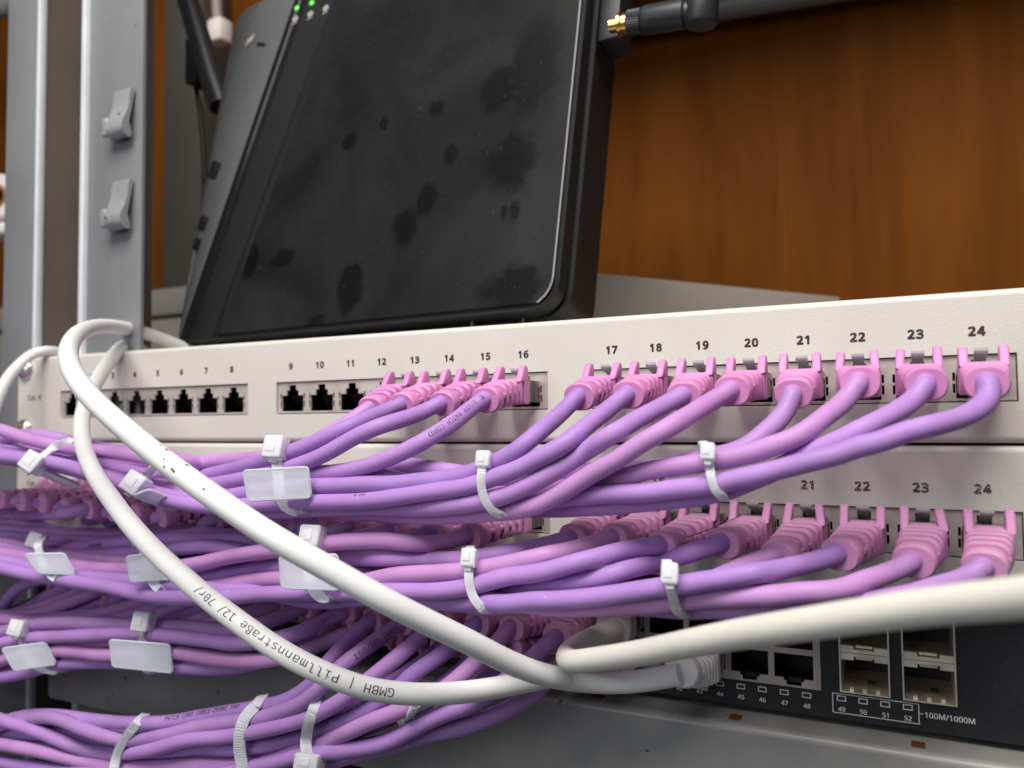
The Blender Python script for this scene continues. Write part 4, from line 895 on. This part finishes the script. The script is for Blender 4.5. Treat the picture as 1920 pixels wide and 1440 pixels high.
tie('cable tie on the top bundle half hidden behind the white cable, its head pointing left', (255, 908), [(272, 893), (290, 874), (305, 862)], 3.2, headsize=(4.4, 4.4, 3.6), roll=-.5, ridges=False, flag=([(250, 927), (278, 915), (353, 955), (322, 954)], (1, 0, 11, 13)))
tie('cable tie with a large blank flag in the middle of the top bundle', (517, 840), [(519, 865), (522, 890), (525, 925), (535, 948), (560, 960)], 3.6, headsize=(4.0, 4.4, 3.2), ridges=False, flag=([(457, 883), (577, 876), (583, 932), (466, 938)], None))
tie('small cable tie on the top bundle below port numbers 15 and 16', (907, 862), [(903, 885), (902, 907), (909, 936), (925, 958), (944, 967)], 2.5, headsize=(2.5, 2.9, 2.1))
tie('small cable tie on the rightmost strands of the top bundle below port 19', (1327, 848), [(1330, 870), (1333, 895), (1341, 918), (1354, 931)], 2.3, headsize=(2.2, 2.7, 2.0))
tie('cable tie with a slanted blank flag at the far left of the middle bundle', (69, 1014), [(74, 1035), (82, 1060), (96, 1078), (106, 1085)], 3.2, headsize=(4.0, 4.0, 3.2), roll=-.2, ridges=False, flag=([(48, 1039), (120, 1038), (141, 1077), (73, 1074)], None))
tie('cable tie whose head hides behind the lettered white cable, flag showing left of it', (268, 1012), [(270, 1035), (276, 1062), (286, 1090), (298, 1104)], 3.4, headsize=(3.6, 3.6, 3.0), ridges=False, flag=([(237, 1044), (305, 1036), (322, 1085), (246, 1090)], None))
tie('cable tie with a blank flag half covered by the flecked white cable', (586, 1006), [(582, 1035), (580, 1065), (585, 1100), (600, 1118), (618, 1122)], 3.6, headsize=(4.2, 4.0, 3.4), ridges=False, flag=([(525, 1043), (632, 1040), (638, 1105), (529, 1101)], None))
tie('small cable tie on the middle bundle below the bottom plug of port 16', (880, 1046), [(879, 1068), (880, 1092), (888, 1120), (906, 1143)], 2.6, headsize=(2.6, 3.1, 2.2))
tie('small cable tie on the middle bundle above the beige cable', (1256, 1076), [(1257, 1098), (1262, 1122), (1271, 1146), (1288, 1156)], 2.6, headsize=(2.5, 3.1, 2.2))
tie('cable tie with slanted blank flag at the far left of the third bundle', (36, 1178), [(41, 1198), (48, 1225), (70, 1250), (108, 1259)], 3.2, headsize=(4.0, 3.8, 3.2), roll=-.1, ridges=False, flag=([(4, 1216), (85, 1205), (105, 1245), (27, 1256)], None))
tie('cable tie with a straight blank flag on the third bundle over the dark apron', (270, 1166), [(269, 1188), (268, 1215), (270, 1250), (282, 1260)], 3.4, headsize=(4.2, 4.2, 3.2), ridges=False, flag=([(206, 1200), (318, 1209), (323, 1261), (212, 1249)], None))
tie('leftmost plain ridged cable tie on the bottom bundle', None, [(256, 1357), (240, 1377), (223, 1406), (214, 1442), (216, 1470)], 3.6, along=(1, .1))
tie('middle ridged cable tie on the bottom bundle, cut by the frame below', None, [(478, 1324), (457, 1350), (449, 1390), (455, 1440), (462, 1470)], 4.2, along=(1, -.2))
tie('ridged cable tie on the bottom bundle with its thick head hanging underneath', (581, 1428), [(574, 1400), (578, 1360), (588, 1330)], 3.8, along=(1, -.25), headsize=(5.0, 3.0, 4.0), dhead=-.4)
tie('small cable tie near the right end of the bottom bundle', (763, 1356), [(771, 1338), (783, 1318)], 2.8, along=(1, -.6), headsize=(2.8, 3.0, 2.2), roll=.6)

for o in list(bpy.data.objects):
    if '_o' in o.keys(): del o['_o']
